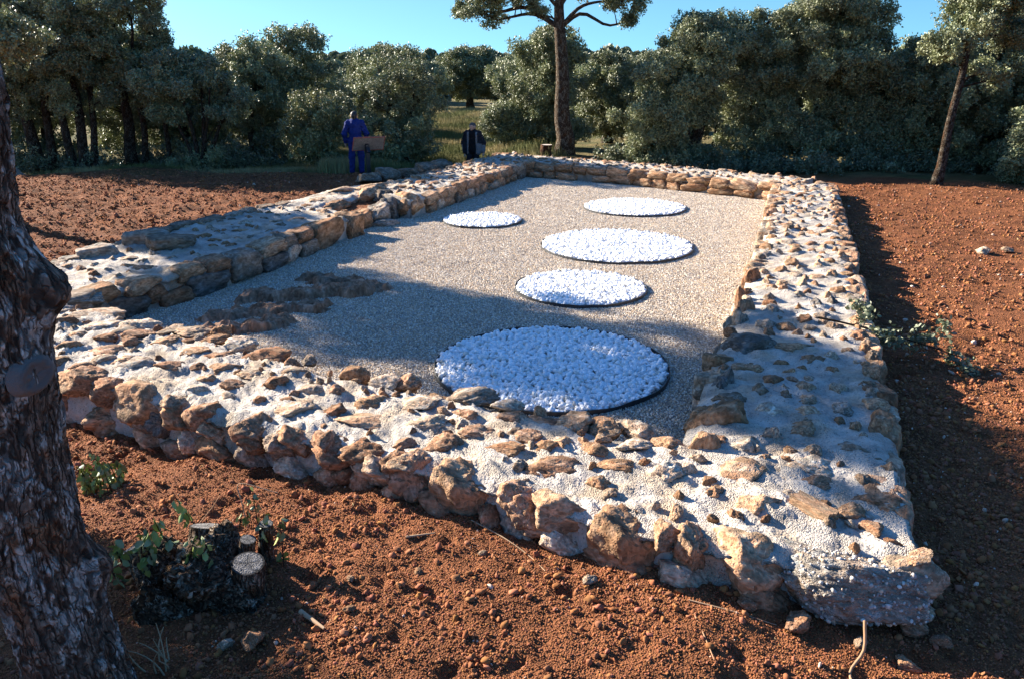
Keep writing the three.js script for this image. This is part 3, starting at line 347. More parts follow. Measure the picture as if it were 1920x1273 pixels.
{ // sill slabs set back behind the end of that wall
  const w = thing('sill_slabs', 'long pale-topped slabs set back at the opening in the left wall', 'stone slab');
  const A = [[-5.45, -17.2], [-4.6, -19.2], [-4.1, -20.2]], B = [[-4.25, -16.75], [-3.45, -18.6], [-2.95, -19.7]];
  record = []; const lay = () => { part('mortar_bed', mortarBody(A, B, 0.06, 0.42, 43), mortarMaterial, w); record = null; };
  for (const [x, y, z, a, h, d, k, yaw] of [[-4.0, 0.27, -17.35, 1.3, 0.42, 0.5, 0, 1.15], [-3.45, 0.36, -18.75, 1.1, 0.5, 0.6, 0, 1.15], [-4.5, 0.4, -17.6, 1.3, 0.22, 0.7, 1, 1.1], [-4.1, 0.42, -19.2, 1.2, 0.26, 0.7, 1, 1.1], [-3.3, 0.14, -16.75, 0.8, 0.5, 0.6, 0, 1.2], [-3.0, 0.16, -17.35, 0.8, 0.52, 0.6, 2, 1.2], [-2.8, 0.2, -17.95, 0.7, 0.58, 0.6, 3, 1.0]]) { const m = putStone(w, x, y, z, a, h, d, k, 0, 0.04); m.rotation.y = yaw; }
  lay();
}
{ // the far part of the left wall
  const w = thing('stone_wall', 'left wall beyond the opening, running to the back corner beside the man in black', 'stone wall');
  record = []; const lay = () => { part('mortar_bed', mortarBody(BACKLEFT_OUT, BACKLEFT_IN, 0.07, TOP - 0.02, 53), mortarMaterial, w); record = null; };
  const big = [[-2.45, 0.26, -18.15, 0.95, 0.62, 0.7, 0, -0.9], [-3.05, 0.28, -18.5, 0.7, 0.55, 0.6, 3, -0.6], [-3.5, 0.42, -19.4, 0.85, 0.36, 0.6, 1, -0.5]];
  for (const [x, y, z, a, h, d, k, yaw] of big) { const m = putStone(w, x, y, z, a, h, d, k, 0, 0.06); m.rotation.y = yaw; }
  fillTop(w, BACKLEFT_OUT, BACKLEFT_IN, TOP, { max: 110, small: 0.18, large: 0.46, gap: 0.92, taken: big, fine: false, proud: 1.25, tries: 6000 });
  fillFace(w, BACKLEFT_IN, TOP, { courses: [[0.34, 0.26], [0.1, 0.28]], small: 0.35, large: 0.7, toward: -1, inset: 0.02, kind: -1, fine: false, taken: big });
  fillFace(w, BACKLEFT_OUT, TOP, { courses: [[0.3, 0.3]], small: 0.35, large: 0.7, toward: 1, inset: 0.05, fine: false });
  lay();
}
const singleStone = (name, label, category, x, y, z, w, h, d, kind, yaw, group) => { const m = putStone(scene, x, y, z, w, h, d, kind, yaw, 0.06); m.name = numbered(name); m.userData = { label, category }; if (group) m.userData.group = group; return m; };
singleStone('threshold_stone', 'low grey stone lying in the gravel at the opening in the left wall', 'stone', -2.75, 0.02, -16.95, 0.75, 0.24, 0.45, 2, 0.3);
{ const w = thing('kerb_stones', 'row of low grey stones in shade near the info panel', 'stones'); [[-4.0, 0.36, -22.0, 0.7, 0.3], [-3.55, 0.36, -22.5, 0.8, 0.36], [-3.1, 0.34, -23.2, 0.9, 0.34], [-2.6, 0.32, -24.2, 1.0, 0.4], [-2.2, 0.3, -25.2, 0.9, 0.36]].forEach(([x, y, z, a, h]) => putStone(w, x, y, z, a, h, 0.6, 2, -0.9, 0.2, 'block')); }

{ // rusty bedrock showing through the gravel
  const segs = [[-3.9, -11.2, -2.3, -11.6, 0.42, 0.13], [-3.3, -12.35, -2.2, -11.85, 0.4, 0.1], [-4.1, -10.3, -2.85, -10.75, 0.4, 0.11], [-3.9, -9.6, -3.2, -10.0, 0.36, 0.12]], nx = 120, nz = 150, pos = [], uv = [], col = [], idx = [];
  for (let j = 0; j <= nz; j++) for (let i = 0; i <= nx; i++) {
    const x0 = -4.7 + 3.1 * i / nx, z0 = -13 + 4 * j / nz, x = x0 + 0.16 * fbm(x0 * 2.2, 1, z0 * 2.2, 3), z = z0 + 0.16 * fbm(x0 * 2.2, 6, z0 * 2.2, 3); let h = -0.07;
    for (const [ax, az, bx, bz, w, top] of segs) { const dx = bx - ax, dz = bz - az, t = clamp(((x - ax) * dx + (z - az) * dz) / (dx * dx + dz * dz), 0, 1), d = Math.hypot(x - ax - dx * t, z - az - dz * t); h = Math.max(h, -0.07 + (top + 0.07) * smooth(1, 0.25, d / (w * (1 + 0.6 * fbm(x * 1.7, 3, z * 1.7, 2))))); }
    const crag = fbm(x0 * 3, 2, z0 * 4, 4), step = Math.floor((h + 0.08 * crag) / 0.045) * 0.045; h = h > -0.06 ? mix(h + 0.1 * crag, step, 0.22) + 0.02 * fbm(x0 * 14, 2, z0 * 14, 3) : -0.09;
    pos.push(x0, h, z0); uv.push(x0 * 1.1, z0 * 1.1); const k = 1 + 0.5 * fbm(x0 * 2.5, 9, z0 * 2.5, 4), p = smooth(0.05, 0.4, fbm(x0 * 4, 19, z0 * 4, 3)); col.push(k * (1 + 0.15 * p), k * (1 + 0.3 * p), k * (1 + 0.45 * p));
  }
  for (let j = 0; j < nz; j++) for (let i = 0; i < nx; i++) { const a = j * (nx + 1) + i, b = a + nx + 1; idx.push(a, b, a + 1, b, b + 1, a + 1); }
  const g = new THREE.BufferGeometry(); g.setAttribute('position', new THREE.Float32BufferAttribute(pos, 3)); g.setAttribute('uv', new THREE.Float32BufferAttribute(uv, 2)); g.setAttribute('color', new THREE.Float32BufferAttribute(col, 3)); g.setIndex(idx); g.computeVertexNormals();
  lone('bedrock_outcrop', g, std(lin(0.40, 0.24, 0.155), { vertexColors: true, map: rockMap, bumpMap: rockBump, bumpScale: 0.02, roughness: 0.95 }), 'reddish brown ledges of bedrock showing through the gravel', 'rock');
}

// ---------------------------------------------------------------- gravel floor and the rings of white pebbles
const RINGS = [[0.455, -8.43, 1.355, 'largest ring of white pebbles, half in shadow, just behind the front wall'], [1.075, -11.77, 1.03, 'ring of white pebbles at the edge of the tree shadow, second from the front wall'], [2.03, -14.83, 1.47, 'wide sunlit ring of white pebbles in the middle of the gravel'], [3.02, -19.15, 1.25, 'ring of white pebbles closest to the back wall'], [-0.67, -17.45, 0.89, 'smallest ring of white pebbles, beside the opening in the left wall']];
{
  const s = new THREE.Shape(FLOOR.map(([x, z]) => new THREE.Vector2(x, -z))), g = new THREE.ShapeGeometry(s); g.rotateX(-Math.PI / 2); g.translate(0, -0.012, 0);
  structure('gravel_bed', g, std(lin(0.34, 0.28, 0.22), { roughness: 0.95 }));
  const r = rng(77), lists = [[], [], []], step = 0.0195, tones = [[0.59, 0.495, 0.375], [0.455, 0.35, 0.25], [0.71, 0.63, 0.52], [0.305, 0.26, 0.22], [0.57, 0.43, 0.29], [0.42, 0.385, 0.345]];
  const zmax = -5.6, zmin = -25.5;
  for (let z = zmax; z > zmin;) { const st = step * clamp(0.92 + (-z - 6) * 0.022, 0.92, 1.3); for (let x = -5.6; x < 7.6; x += st) {
    const px = x + (r() - 0.5) * st * 1.1, pz = z + (r() - 0.5) * st * 1.1; if (!inPoly(FLOOR, px, pz)) continue; if (RINGS.some(([a, b, R]) => Math.hypot(px - a, pz - b) < R - 0.01)) continue;
    const t = tones[Math.floor(r() * 6)], k = 0.75 + 0.45 * r(), sc = st * 0.62 * (0.7 + 0.55 * r());
    lists[Math.floor(r() * 3)].push([xf(px, 0.0 + 0.012 * fbm(px * 1.5, 2, pz * 1.5, 2) + r() * 0.007, pz, r() * 6, r() * 6, r() * 6, sc, sc * 0.75, sc), lin(t[0] * k, t[1] * k, t[2] * k)]);
  } z -= st; }
  const mat = std(0xffffff, { roughness: 0.85 });
  const gr = thing('gravel', 'beige gravel covering the floor inside the walls', 'gravel'); gr.userData.kind = 'stuff';
  lists.forEach((l, i) => instanced('gravel_stones', lump(40 + i, 0, 0.35), mat, l, gr, 'stuff'));
  console.log('gravel', lists.map((l) => l.length));
}
{
  const rimMat = std(lin(0.02, 0.021, 0.023), { roughness: 0.55 }), white = std(0xffffff, { roughness: 0.55 });
  const peb = [0, 1, 2, 3].map((i) => lump(300 + i, 2, 0.4));
  const whites = [[0.84, 0.84, 0.84], [0.80, 0.81, 0.82], [0.86, 0.85, 0.82], [0.76, 0.72, 0.65], [0.62, 0.56, 0.47]].map((c) => std(lin(...c), { roughness: 0.55 }));
  RINGS.forEach(([cx, cz, R, label], q) => {
    const t = thing('pebble_ring', label, 'pebble bed', [cx, 0, cz], 0, 'round beds of white pebbles in the gravel'), r = rng(500 + q);
    const prof = []; for (const [a, b] of [[R - 0.006, -0.08], [R + 0.006, -0.08], [R + 0.006, 0.052], [R - 0.006, 0.052], [R - 0.006, -0.08]]) prof.push(new THREE.Vector2(a, b));
    const strip = new THREE.LatheGeometry(prof, 128), ep = strip.attributes.position; for (let i = 0; i < ep.count; i++) { const x = ep.getX(i), z = ep.getZ(i), l = Math.hypot(x, z), k = 1 + 0.016 / R * fbm(x / l * 1.6 + q * 7, 1, z / l * 1.6, 3); ep.setXYZ(i, x * k, ep.getY(i) + (ep.getY(i) > 0 ? 0.02 * fbm(x / l * 2 + q, 5, z / l * 2, 2) : 0), z * k); } strip.computeVertexNormals(); part('edging_strip', strip, rimMat, t);
    const bed = new THREE.CircleGeometry(R - 0.004, 64); bed.rotateX(-Math.PI / 2); bed.translate(0, 0.006, 0); part('bed', bed, std(lin(0.3, 0.27, 0.23)), t);
    const all = [], size = 0.027, step = 0.043;
    for (let layer = 0; layer < 2; layer++) for (let z = -R; z < R; z += step) for (let x = -R; x < R; x += step) {
      const px = x + (r() - 0.5) * step * 1.3, pz = z + (r() - 0.5) * step * 1.3, d = Math.hypot(px, pz); if (d > R - 0.03) continue; if (layer && r() < 0.62) continue;
      const s = size * (0.65 + 0.6 * r()); all.push([px, 0.026 + layer * 0.024 + r() * 0.012 + 0.014 * (1 - d / R), pz, r() * 6, r() * 6, r() * 6, s * (1 + 0.3 * r()), s * 0.85, s, Math.floor(r() * r() * 5)]);
    }
    let rest = all;
    if (!q) { all.sort((a, b) => (b[2] - a[2]) + (b[1] - a[1]) * 4); all.slice(0, 300).forEach((a) => { const m = part('pebble', peb[Math.floor(r() * 4)], whites[a[9]], t); m.position.set(a[0], a[1], a[2]); m.rotation.set(a[3], a[4], a[5]); m.scale.set(a[6], a[7], a[8]); }); rest = all.slice(300); }
    instanced('pebbles', peb[q % 4], white, rest.map((a) => [xf(...a.slice(0, 9)), whites[a[9]].color]), t, 'stuff');
  });
}
// ---------------------------------------------------------------- holm oaks
function sprig(seed, n, len, size) { // a twig end with n folded leaves
  const r = rng(seed), pos = [], nor = [], idx = [];
  for (let i = 0; i < n; i++) {
    const t = (i + 0.5) / n, c = V((r() - 0.5) * 0.06 * len * 8, t * len - len / 2, (r() - 0.5) * 0.06 * len * 8), q = new THREE.Quaternion().setFromEuler(new THREE.Euler(r() * 6.28, r() * 6.28, r() * 6.28)), L = size * (0.75 + 0.5 * r()), W = L * 0.3;
    const P = [[0, 0, 0], [W, 0.35 * W, L * 0.35], [W * 0.8, 0.3 * W, L * 0.72], [0, 0, L], [-W * 0.8, 0.3 * W, L * 0.72], [-W, 0.35 * W, L * 0.35]].map((p) => V(...p).applyQuaternion(q).add(c)), o = pos.length / 3, nn = V(0, 1, 0).applyQuaternion(q);
    const nl = V(-0.32, 0.95, 0).applyQuaternion(q), nr = V(0.32, 0.95, 0).applyQuaternion(q); P.forEach((p, k) => { pos.push(p.x, p.y, p.z); const m = k === 0 || k === 3 ? nn : k < 3 ? nl : nr; nor.push(m.x, m.y, m.z); });
    idx.push(o, o + 2, o + 1, o, o + 3, o + 2, o, o + 4, o + 3, o, o + 5, o + 4);
  }
  const g = new THREE.BufferGeometry(); g.setAttribute('position', new THREE.Float32BufferAttribute(pos, 3)); g.setAttribute('normal', new THREE.Float32BufferAttribute(nor, 3)); g.setIndex(idx); return g;
}
const SPRIGS = [sprig(1, 12, 0.2, 0.062), sprig(2, 14, 0.24, 0.058), sprig(3, 10, 0.18, 0.068)];
const LEAF = new THREE.MeshPhysicalMaterial({ color: 0xffffff, roughness: 0.58, transmission: 0.3, thickness: 0, side: THREE.DoubleSide });
const BARK = std(lin(0.20, 0.165, 0.135), { map: rep(barkMap, 1, 1), bumpMap: rep(barkBump, 1, 1), bumpScale: 0.02, roughness: 0.95 });
const PALEBARK = std(lin(0.34, 0.275, 0.215), { map: rep(barkMap, 1, 1), bumpMap: rep(barkBump, 1, 1), bumpScale: 0.02, roughness: 0.95 });
const LUSH = 2.05, GREY = [0.092, 0.108, 0.053], OLIVE = [0.1, 0.11, 0.046];
function curve(a, b, n, wob, r, up = 0.25) { const d = a.distanceTo(b), m = a.clone().lerp(b, 0.5).add(V((r() - 0.5) * wob * d, up * d * 0.5, (r() - 0.5) * wob * d)), c = new THREE.QuadraticBezierCurve3(a, m, b); return c.getPoints(n); }
// o: at [x, z], stems [[dx, top, dz, radius, startdx, startdz]...], lobes [[x, y, z, rx, ry, rz, clusters]...], sprigs per cluster, leaf scale, tone
const z0 = (o) => o.at[1] > -30 && !(o.seed === 41 || o.seed === 42);
function oak(name, label, o) {
  const r = rng(o.seed), [bx, bz] = o.at, t = thing(name, label, o.category || 'tree', [bx, groundHeight(bx, bz) - 0.05, bz], 0, o.group);
  const trunkG = [], branchG = [], stemPts = [];
  const crownTop = Math.max(...o.lobes.map((l) => l[1] + l[4])) - 0.35;
  for (const [dx, high, dz, rad, sx = 0, sz = 0] of o.stems) {
    const top = Math.min(high, crownTop);
    const pts = [], n = 12; for (let i = 0; i <= n; i++) { const k = i / n; pts.push(V(mix(sx, dx, Math.pow(k, 1.2)) + (i && i < n ? 0.12 * (o.wob ?? 1) * fbm(k * 2.2, o.seed, 1, 2) : 0), top * k, mix(sz, dz, Math.pow(k, 1.2)) + 0.12 * fbm(k * 2.2, o.seed, 5, 2))); }
    trunkG.push(tube(pts, pts.map((_, i) => rad * (1 - 0.72 * Math.pow(i / n, 1.3)) * (1 + 0.5 * Math.exp(-i * 1.3)) * (1 + 0.06 * fbm(i, o.seed, 2, 2))), o.near ? 20 : 9)); pts.forEach((p, i) => { if (i > n * (o.from ?? 0.25)) stemPts.push([p, rad * (1 - 0.72 * i / n)]); });
  }
  const stemOnly = stemPts.slice();
  for (const [lx, ly, lz, rx, ry] of o.lobes) { // a limb out to every lobe that stands away from the stems
    const P = V(lx, ly - ry * 0.2, lz); let best = null, bd = 1e9; for (const [q, rad] of stemOnly) { const d = q.distanceTo(P) + Math.abs(q.y - (P.y - 0.7)) * 1.5; if (d < bd) { bd = d; best = [q, rad]; } }
    if (!best || best[0].distanceTo(P) < 0.8) continue;
    const d = best[0].distanceTo(P), c = new THREE.CatmullRomCurve3([best[0], best[0].clone().lerp(P, 0.35).add(V((r() - 0.5) * 0.2 * d, 0.16 * d, (r() - 0.5) * 0.2 * d)), best[0].clone().lerp(P, 0.7).add(V((r() - 0.5) * 0.2 * d, (r() - 0.2) * 0.2 * d, (r() - 0.5) * 0.2 * d)), P]), pts = c.getPoints(10), r0 = Math.min(best[1] * 0.6, 0.03 + 0.022 * d);
    trunkG.push(tube(pts, pts.map((_, i) => mix(r0, r0 * 0.3, i / 10)), 7)); pts.forEach((p, i) => i > 2 && stemPts.push([p, r0 * (1 - 0.6 * i / 10)]));
  }
  const list = SPRIGS.map(() => []), tone = o.tone || GREY, sc = (o.leaf || 1.25) * 0.84, dense = z0(o) ? 1.3 : 1.1;
  for (const [lx, ly, lz, rx, ry, rz, nc] of o.lobes) for (let c = 0; c < nc; c++) {
    const th = r() * 6.28, cz = r() * 2 - 1, s = Math.sqrt(1 - cz * cz), R = Math.pow(r(), 0.45), P = V(lx + Math.cos(th) * s * R * rx, ly + cz * R * ry, lz + Math.sin(th) * s * R * rz);
    if (P.y < 0.15) P.y = 0.15 + r() * 0.3;
    let best = null, bd = 1e9; for (const [q, rad] of stemPts) { const d = q.distanceTo(P) + Math.max(0, q.y - P.y + 0.3) * 2.5; if (d < bd) { bd = d; best = [q, rad]; } }
    if (best && (o.twigs ?? 1) > r()) { const pts = curve(best[0], P, 5, 0.35, r, 0.2), r0 = Math.min(best[1] * 0.6, 0.012 + 0.02 * bd); branchG.push(tube(pts, pts.map((_, i) => mix(r0, 0.006, i / 5)), 5, false)); stemPts.length < 400 && stemPts.push([pts[3], r0 * 0.5]); }
    const n = Math.round(dense * (o.sprigs || 40) * (0.6 + 0.8 * r())), cr = (o.clump || 0.36) * (0.7 + 0.6 * r()), tint = 0.75 + 0.5 * r();
    for (let i = 0; i < n; i++) {
      const a = r() * 6.28, b = r() * 2 - 1, q = Math.sqrt(1 - b * b), e = cr * Math.pow(r(), 0.5), x = P.x + Math.cos(a) * q * e, y = P.y + b * e * 0.75, z = P.z + Math.sin(a) * q * e, k = tint * (0.7 + 0.6 * r()), w = r();
      list[Math.floor(r() * 3)].push([xf(x, y, z, (r() - 0.5) * 2.4, r() * 6.28, (r() - 0.5) * 2.4, sc * (0.75 + 0.5 * r())), r() < 0.2 ? lin(tone[0] * 2.35 * k, tone[1] * 2.25 * k, tone[2] * 2.2 * k) : lin(tone[0] * LUSH * k * (1 + 0.25 * w), tone[1] * LUSH * k * (1 + 0.1 * w), tone[2] * LUSH * k)]);
    }
  }
  part('trunk', mergeGeometries(trunkG), o.bark || BARK, t);
  if (branchG.length) part('branches', mergeGeometries(branchG), o.bark || BARK, t);
  const crown = new THREE.Group(); crown.name = 'crown'; t.add(crown);
  list.forEach((l, i) => { if (l.length) { instanced('leaves', SPRIGS[i], LEAF, l, crown, 'stuff'); total += l.length; } });
  return t;
}
let total = 0;
const L = (x, y, z, rx, ry, rz, n) => [x, y, z, rx, ry, rz, n];
// left: the dark group behind the tilled earth
oak('holm_oak', 'tall dark oak at the left edge behind the heap of sand', { seed: 1, at: [-16.4, -27.3], stems: [[-0.3, 6, 0, 0.2], [0.9, 5.4, -0.2, 0.15, 0.5, 0]], lobes: [L(0, 4.5, 0, 2.2, 1.9, 1.8, 80), L(0.3, 2.9, 0, 1.9, 1.2, 1.6, 30)], tone: GREY, sprigs: 45 });
oak('holm_oak', 'tall dark oak with bare grey stems, second from the left edge', { seed: 2, at: [-14.6, -27.0], stems: [[0.3, 6, 0, 0.17], [-0.7, 5.4, 0.2, 0.14, -0.4, 0], [0.8, 5.2, -0.3, 0.12, 0.35, 0]], lobes: [L(0, 4.5, 0, 1.9, 1.8, 1.8, 80), L(0.2, 2.9, 0, 1.6, 0.9, 1.4, 22)], tone: GREY, sprigs: 45 });
oak('holm_oak', 'tall dark oak with a black trunk at the right end of the dark group', { seed: 3, at: [-13.2, -27.5], stems: [[0.2, 5.8, 0, 0.2], [0.8, 5, 0.2, 0.12, 0.5, 0]], lobes: [L(-0.1, 4.4, 0, 1.6, 1.8, 1.7, 75), L(0.1, 2.9, 0, 1.4, 0.8, 1.3, 18)], tone: GREY, sprigs: 45 });
oak('slender_oak', 'slender sparse oak rising alone against the sky on the left', { seed: 4, at: [-11.9, -27.4], stems: [[0.15, 5.7, 0, 0.09]], lobes: [L(0.1, 5.0, 0, 0.45, 1.0, 0.4, 22), L(0.3, 3.7, 0, 0.8, 0.9, 0.6, 20), L(0.1, 2.4, 0, 0.9, 1, 0.7, 20)], tone: GREY, sprigs: 24, clump: 0.26 });
oak('holm_oak', 'dark bushy oak fanning out on several thin stems behind the tilled earth', { seed: 5, at: [-10.3, -26.3], stems: [[-1.3, 2.9, 0, 0.07, -0.1, 0], [-0.5, 3.4, 0.2, 0.08], [0.3, 3.4, -0.2, 0.09, 0.1, 0], [1.2, 2.6, 0, 0.08, 0.2, 0], [0.8, 3.0, 0.3, 0.06]], lobes: [L(-0.3, 3.0, 0, 1.5, 0.85, 1.3, 58), L(-0.9, 2.4, 0.2, 0.9, 0.7, 0.9, 20), L(1.2, 2.0, 0, 0.8, 0.6, 0.8, 16), L(0, 0.4, 0.1, 1.0, 0.35, 0.6, 10)], tone: GREY, from: 0.5 });
oak('holm_oak', 'grey-green oak left of the man in blue, with a thick dark trunk', { seed: 6, at: [-9.4, -29.2], stems: [[-0.3, 4, 0, 0.2], [0.7, 3.6, -0.2, 0.12]], lobes: [L(0.1, 3.3, 0, 1.4, 0.9, 1.4, 66), L(0.5, 2.3, 0.2, 1.2, 1.0, 1.2, 40), L(0.3, 1.2, 0, 0.7, 0.8, 0.7, 16)], tone: GREY });
oak('holm_oak', 'taller airy oak whose thin top stands against the sky behind the blue man', { seed: 7, at: [-8.2, -30.5], stems: [[0.1, 5, 0, 0.16]], lobes: [L(0.2, 4.3, 0, 1.0, 0.7, 1.0, 26), L(0.2, 3.2, 0, 1.4, 0.8, 1.2, 50), L(0.2, 2.0, 0, 1.8, 1.2, 1.4, 55)], tone: GREY, sprigs: 32, leaf: 1.3 });
oak('young_oak', 'low yellow-green oak scrub with many fine stems, left of the blue man', { seed: 8, at: [-6.35, -26.0], stems: [[-0.7, 1.9, 0, 0.03], [-0.3, 2.1, 0.1, 0.03], [0.1, 2.2, 0, 0.035], [0.5, 2.0, 0.1, 0.03], [0.8, 1.6, 0, 0.025], [-1.0, 1.5, 0, 0.025]], lobes: [L(0, 1.6, 0, 1.15, 0.9, 0.8, 60), L(0, 0.7, 0, 1.1, 0.6, 0.7, 30)], tone: OLIVE, sprigs: 26, clump: 0.3, category: 'shrub' });
oak('holm_oak', 'round oak with a low forked trunk between the two men', { seed: 9, at: [-3.75, -27.6], stems: [[-0.7, 3.2, 0, 0.13], [0.5, 3.3, 0.1, 0.12], [0.1, 3.6, -0.4, 0.1]], lobes: [L(-0.1, 2.7, 0, 1.65, 1.35, 1.4, 95), L(-0.3, 1.4, 0, 1.6, 0.8, 1.2, 45), L(0.4, 0.8, 0.3, 0.9, 0.5, 0.7, 22)], tone: GREY, sprigs: 19, clump: 0.3, from: 0.4 });
oak('low_scrub', 'olive scrub in the sun under the round oak beside the info panel', { seed: 10, at: [-4.2, -26.4], stems: [[-0.3, 0.8, 0, 0.02], [0.3, 0.9, 0.1, 0.02]], lobes: [L(-0.2, 0.6, 0, 0.7, 0.5, 0.5, 24)], tone: OLIVE, sprigs: 26, clump: 0.24, category: 'shrub' });
oak('holm_oak', 'dark domed oak behind the round oak, against the sky', { seed: 11, at: [-6.6, -44], stems: [[0, 5, 0, 0.25]], lobes: [L(0, 3.1, 0, 2.5, 1.5, 2.2, 110), L(0, 1.8, 0, 2.4, 1.2, 2, 60)], tone: GREY, leaf: 1.9, sprigs: 40, clump: 0.5 });
oak('holm_oak', 'far domed oak at the end of the meadow, right of the skyline gap', { seed: 12, at: [-3.4, -66], stems: [[0, 5, 0, 0.3]], lobes: [L(0, 3.5, 0, 2.4, 1.1, 2.2, 90), L(-0.8, 2.0, 0, 2.6, 1.2, 2, 70), L(2, 2.1, 0, 2, 1.5, 2, 70)], tone: GREY, leaf: 2.4, sprigs: 36, clump: 0.6 });
oak('holm_oak', 'far dark oak at the left of the meadow end', { seed: 13, at: [-7.4, -62], stems: [[0, 4, 0, 0.3]], lobes: [L(0, 2.3, 0, 2.6, 1.3, 2.2, 100)], tone: GREY, leaf: 2.3, sprigs: 36, clump: 0.6 });
oak('holm_oak', 'far dark oak at the right of the meadow end', { seed: 14, at: [0.4, -60], stems: [[0, 4, 0, 0.3]], lobes: [L(0, 2.5, 0, 2.3, 1.5, 2.2, 100)], tone: GREY, leaf: 2.3, sprigs: 36, clump: 0.6 });
// centre
oak('tall_oak', 'tall oak with a straight pale trunk and high spreading branches behind the back corner', { seed: 15, at: [1.95, -29.6], near: true, bark: PALEBARK, from: 0.55, wob: 1.5, stems: [[-0.5, 7.6, 0, 0.3]], lobes: [L(-3.2, 5.1, 0.2, 0.8, 0.6, 0.8, 18), L(-2.2, 5.7, 0, 1.3, 0.6, 1.1, 26), L(1.9, 5.4, 0.3, 0.9, 0.55, 0.9, 22), L(1.2, 6.0, -0.3, 1.4, 0.6, 1.2, 24), L(-0.6, 7.2, 0, 2.8, 1.1, 2.2, 30), L(2.2, 4.75, 0, 0.4, 0.3, 0.4, 6), L(-2.5, 4.75, 0, 0.4, 0.3, 0.4, 5), L(-1.0, 5.0, 0.1, 0.5, 0.4, 0.4, 4)], tone: GREY, sprigs: 24, clump: 0.28 });
oak('holm_oak', 'sunlit green oak standing directly behind the tall pale trunk', { seed: 16, at: [1.6, -33.0], stems: [[0, 4.6, 0, 0.16], [0.6, 3.5, 0, 0.1]], lobes: [L(-0.2, 3.7, 0, 1.4, 1.3, 1.3, 75), L(-0.2, 2.2, 0.2, 1.5, 1.2, 1.3, 70), L(0.2, 0.9, 0.3, 1.5, 0.7, 1.1, 40)], tone: GREY, leaf: 1.35 });
oak('grey_bush', 'round grey-green bush at the edge of the meadow, right of the man in black', { seed: 17, at: [-0.45, -33], stems: [[0, 1.3, 0, 0.05], [0.3, 1.2, 0, 0.04]], lobes: [L(0, 1.1, 0, 0.75, 0.8, 0.7, 42)], tone: GREY, category: 'shrub' });
oak('holm_oak', 'dark oak in the shade between the tall trunk and the big lit oak', { seed: 18, at: [4.3, -36], stems: [[0, 4.2, 0, 0.2]], lobes: [L(0, 2.7, 0, 1.8, 1.1, 1.6, 75), L(0, 1.5, 0, 1.9, 1.2, 1.5, 70)], tone: GREY, leaf: 1.5 });
// right
oak('holm_oak', 'broad grey-green sunlit oak behind the back wall, right of the tall trunk', { seed: 19, at: [6.2, -27.2], stems: [[0.3, 4.6, 0, 0.17], [-0.8, 3.4, 0, 0.11], [0.8, 3.4, 0.2, 0.1]], lobes: [L(0.2, 4.0, 0, 1.5, 1.1, 1.4, 75), L(-0.7, 2.8, 0.3, 1.7, 1.0, 1.4, 70), L(-1.2, 1.6, 0.3, 1.8, 0.9, 1.2, 60), L(-1.0, 0.6, 0.3, 1.8, 0.5, 1.0, 36)], tone: GREY, sprigs: 42 });
oak('holm_oak', 'oak with a notched top between the two largest crowns on the right', { seed: 20, at: [8.3, -27.8], stems: [[0, 4.6, 0, 0.17], [0.5, 3.4, 0, 0.1]], lobes: [L(0.1, 4.1, 0, 1.2, 1.0, 1.2, 60), L(-0.1, 2.6, 0.2, 1.3, 1.2, 1.2, 60), L(0, 1.0, 0.4, 1.5, 0.8, 1.0, 45)], tone: GREY, sprigs: 42 });
oak('holm_oak', 'largest crown on the right, a big grey-green oak reaching the top of the picture', { seed: 21, at: [10.6, -27.2], stems: [[0.1, 5.6, 0, 0.24], [-0.9, 4.2, 0.2, 0.13], [1.0, 4.2, 0, 0.13]], lobes: [L(0, 4.8, 0, 1.8, 1.4, 1.6, 110), L(-0.3, 3.4, 0.4, 2.1, 1.1, 1.6, 90), L(0.9, 2.6, 0.3, 1.9, 1.1, 1.4, 70), L(-0.2, 1.2, 0.5, 2.2, 0.9, 1.1, 70)], tone: GREY, sprigs: 44 });
oak('holm_oak', 'low dark oak in deep shade left of the leaning trunk', { seed: 22, at: [12.9, -26.4], stems: [[0, 3.4, 0, 0.14]], lobes: [L(0, 2.9, 0, 1.4, 1.1, 1.2, 60), L(0, 1.2, 0.4, 1.8, 0.9, 1.0, 60)], tone: GREY, sprigs: 42 });
oak('slender_oak', 'slender oak with a grey bent trunk at the right end of the tilled earth', { seed: 23, at: [11.75, -21.7], near: true, bark: BARK, from: 0.4, wob: 1.3, stems: [[0.3, 6.2, 0, 0.12]], lobes: [L(0.3, 4.7, 0, 1.1, 0.9, 1.1, 44), L(-0.4, 3.7, 0, 0.7, 0.5, 0.7, 14), L(1.1, 4.1, 0.2, 0.8, 0.6, 0.8, 18), L(0.5, 5.9, 0, 1.3, 0.9, 1.2, 44), L(0.9, 3.0, -0.2, 0.7, 0.4, 0.6, 8)], tone: GREY, sprigs: 26, clump: 0.28 });
oak('holm_oak', 'dense oak at the right edge behind the slender trunk', { seed: 24, at: [15.4, -25.2], stems: [[0, 4.6, 0, 0.2], [-0.6, 3, 0, 0.1]], lobes: [L(0.2, 3.8, 0, 1.8, 1.3, 1.6, 85), L(-0.7, 2.4, 0.3, 1.8, 1.0, 1.4, 70), L(0.2, 1.0, 0.5, 2.0, 0.8, 1.1, 60)], tone: GREY, sprigs: 42 });
oak('grey_bush', 'grey-green bush at the right edge, lowest of the foliage there', { seed: 25, at: [14.6, -22.3], stems: [[0, 1.6, 0, 0.06], [0.4, 1.4, 0.2, 0.05]], lobes: [L(0.4, 1.3, 0, 1.1, 0.9, 0.9, 50), L(0, 0.5, 0.3, 1.3, 0.4, 0.7, 26)], tone: GREY, category: 'shrub' });
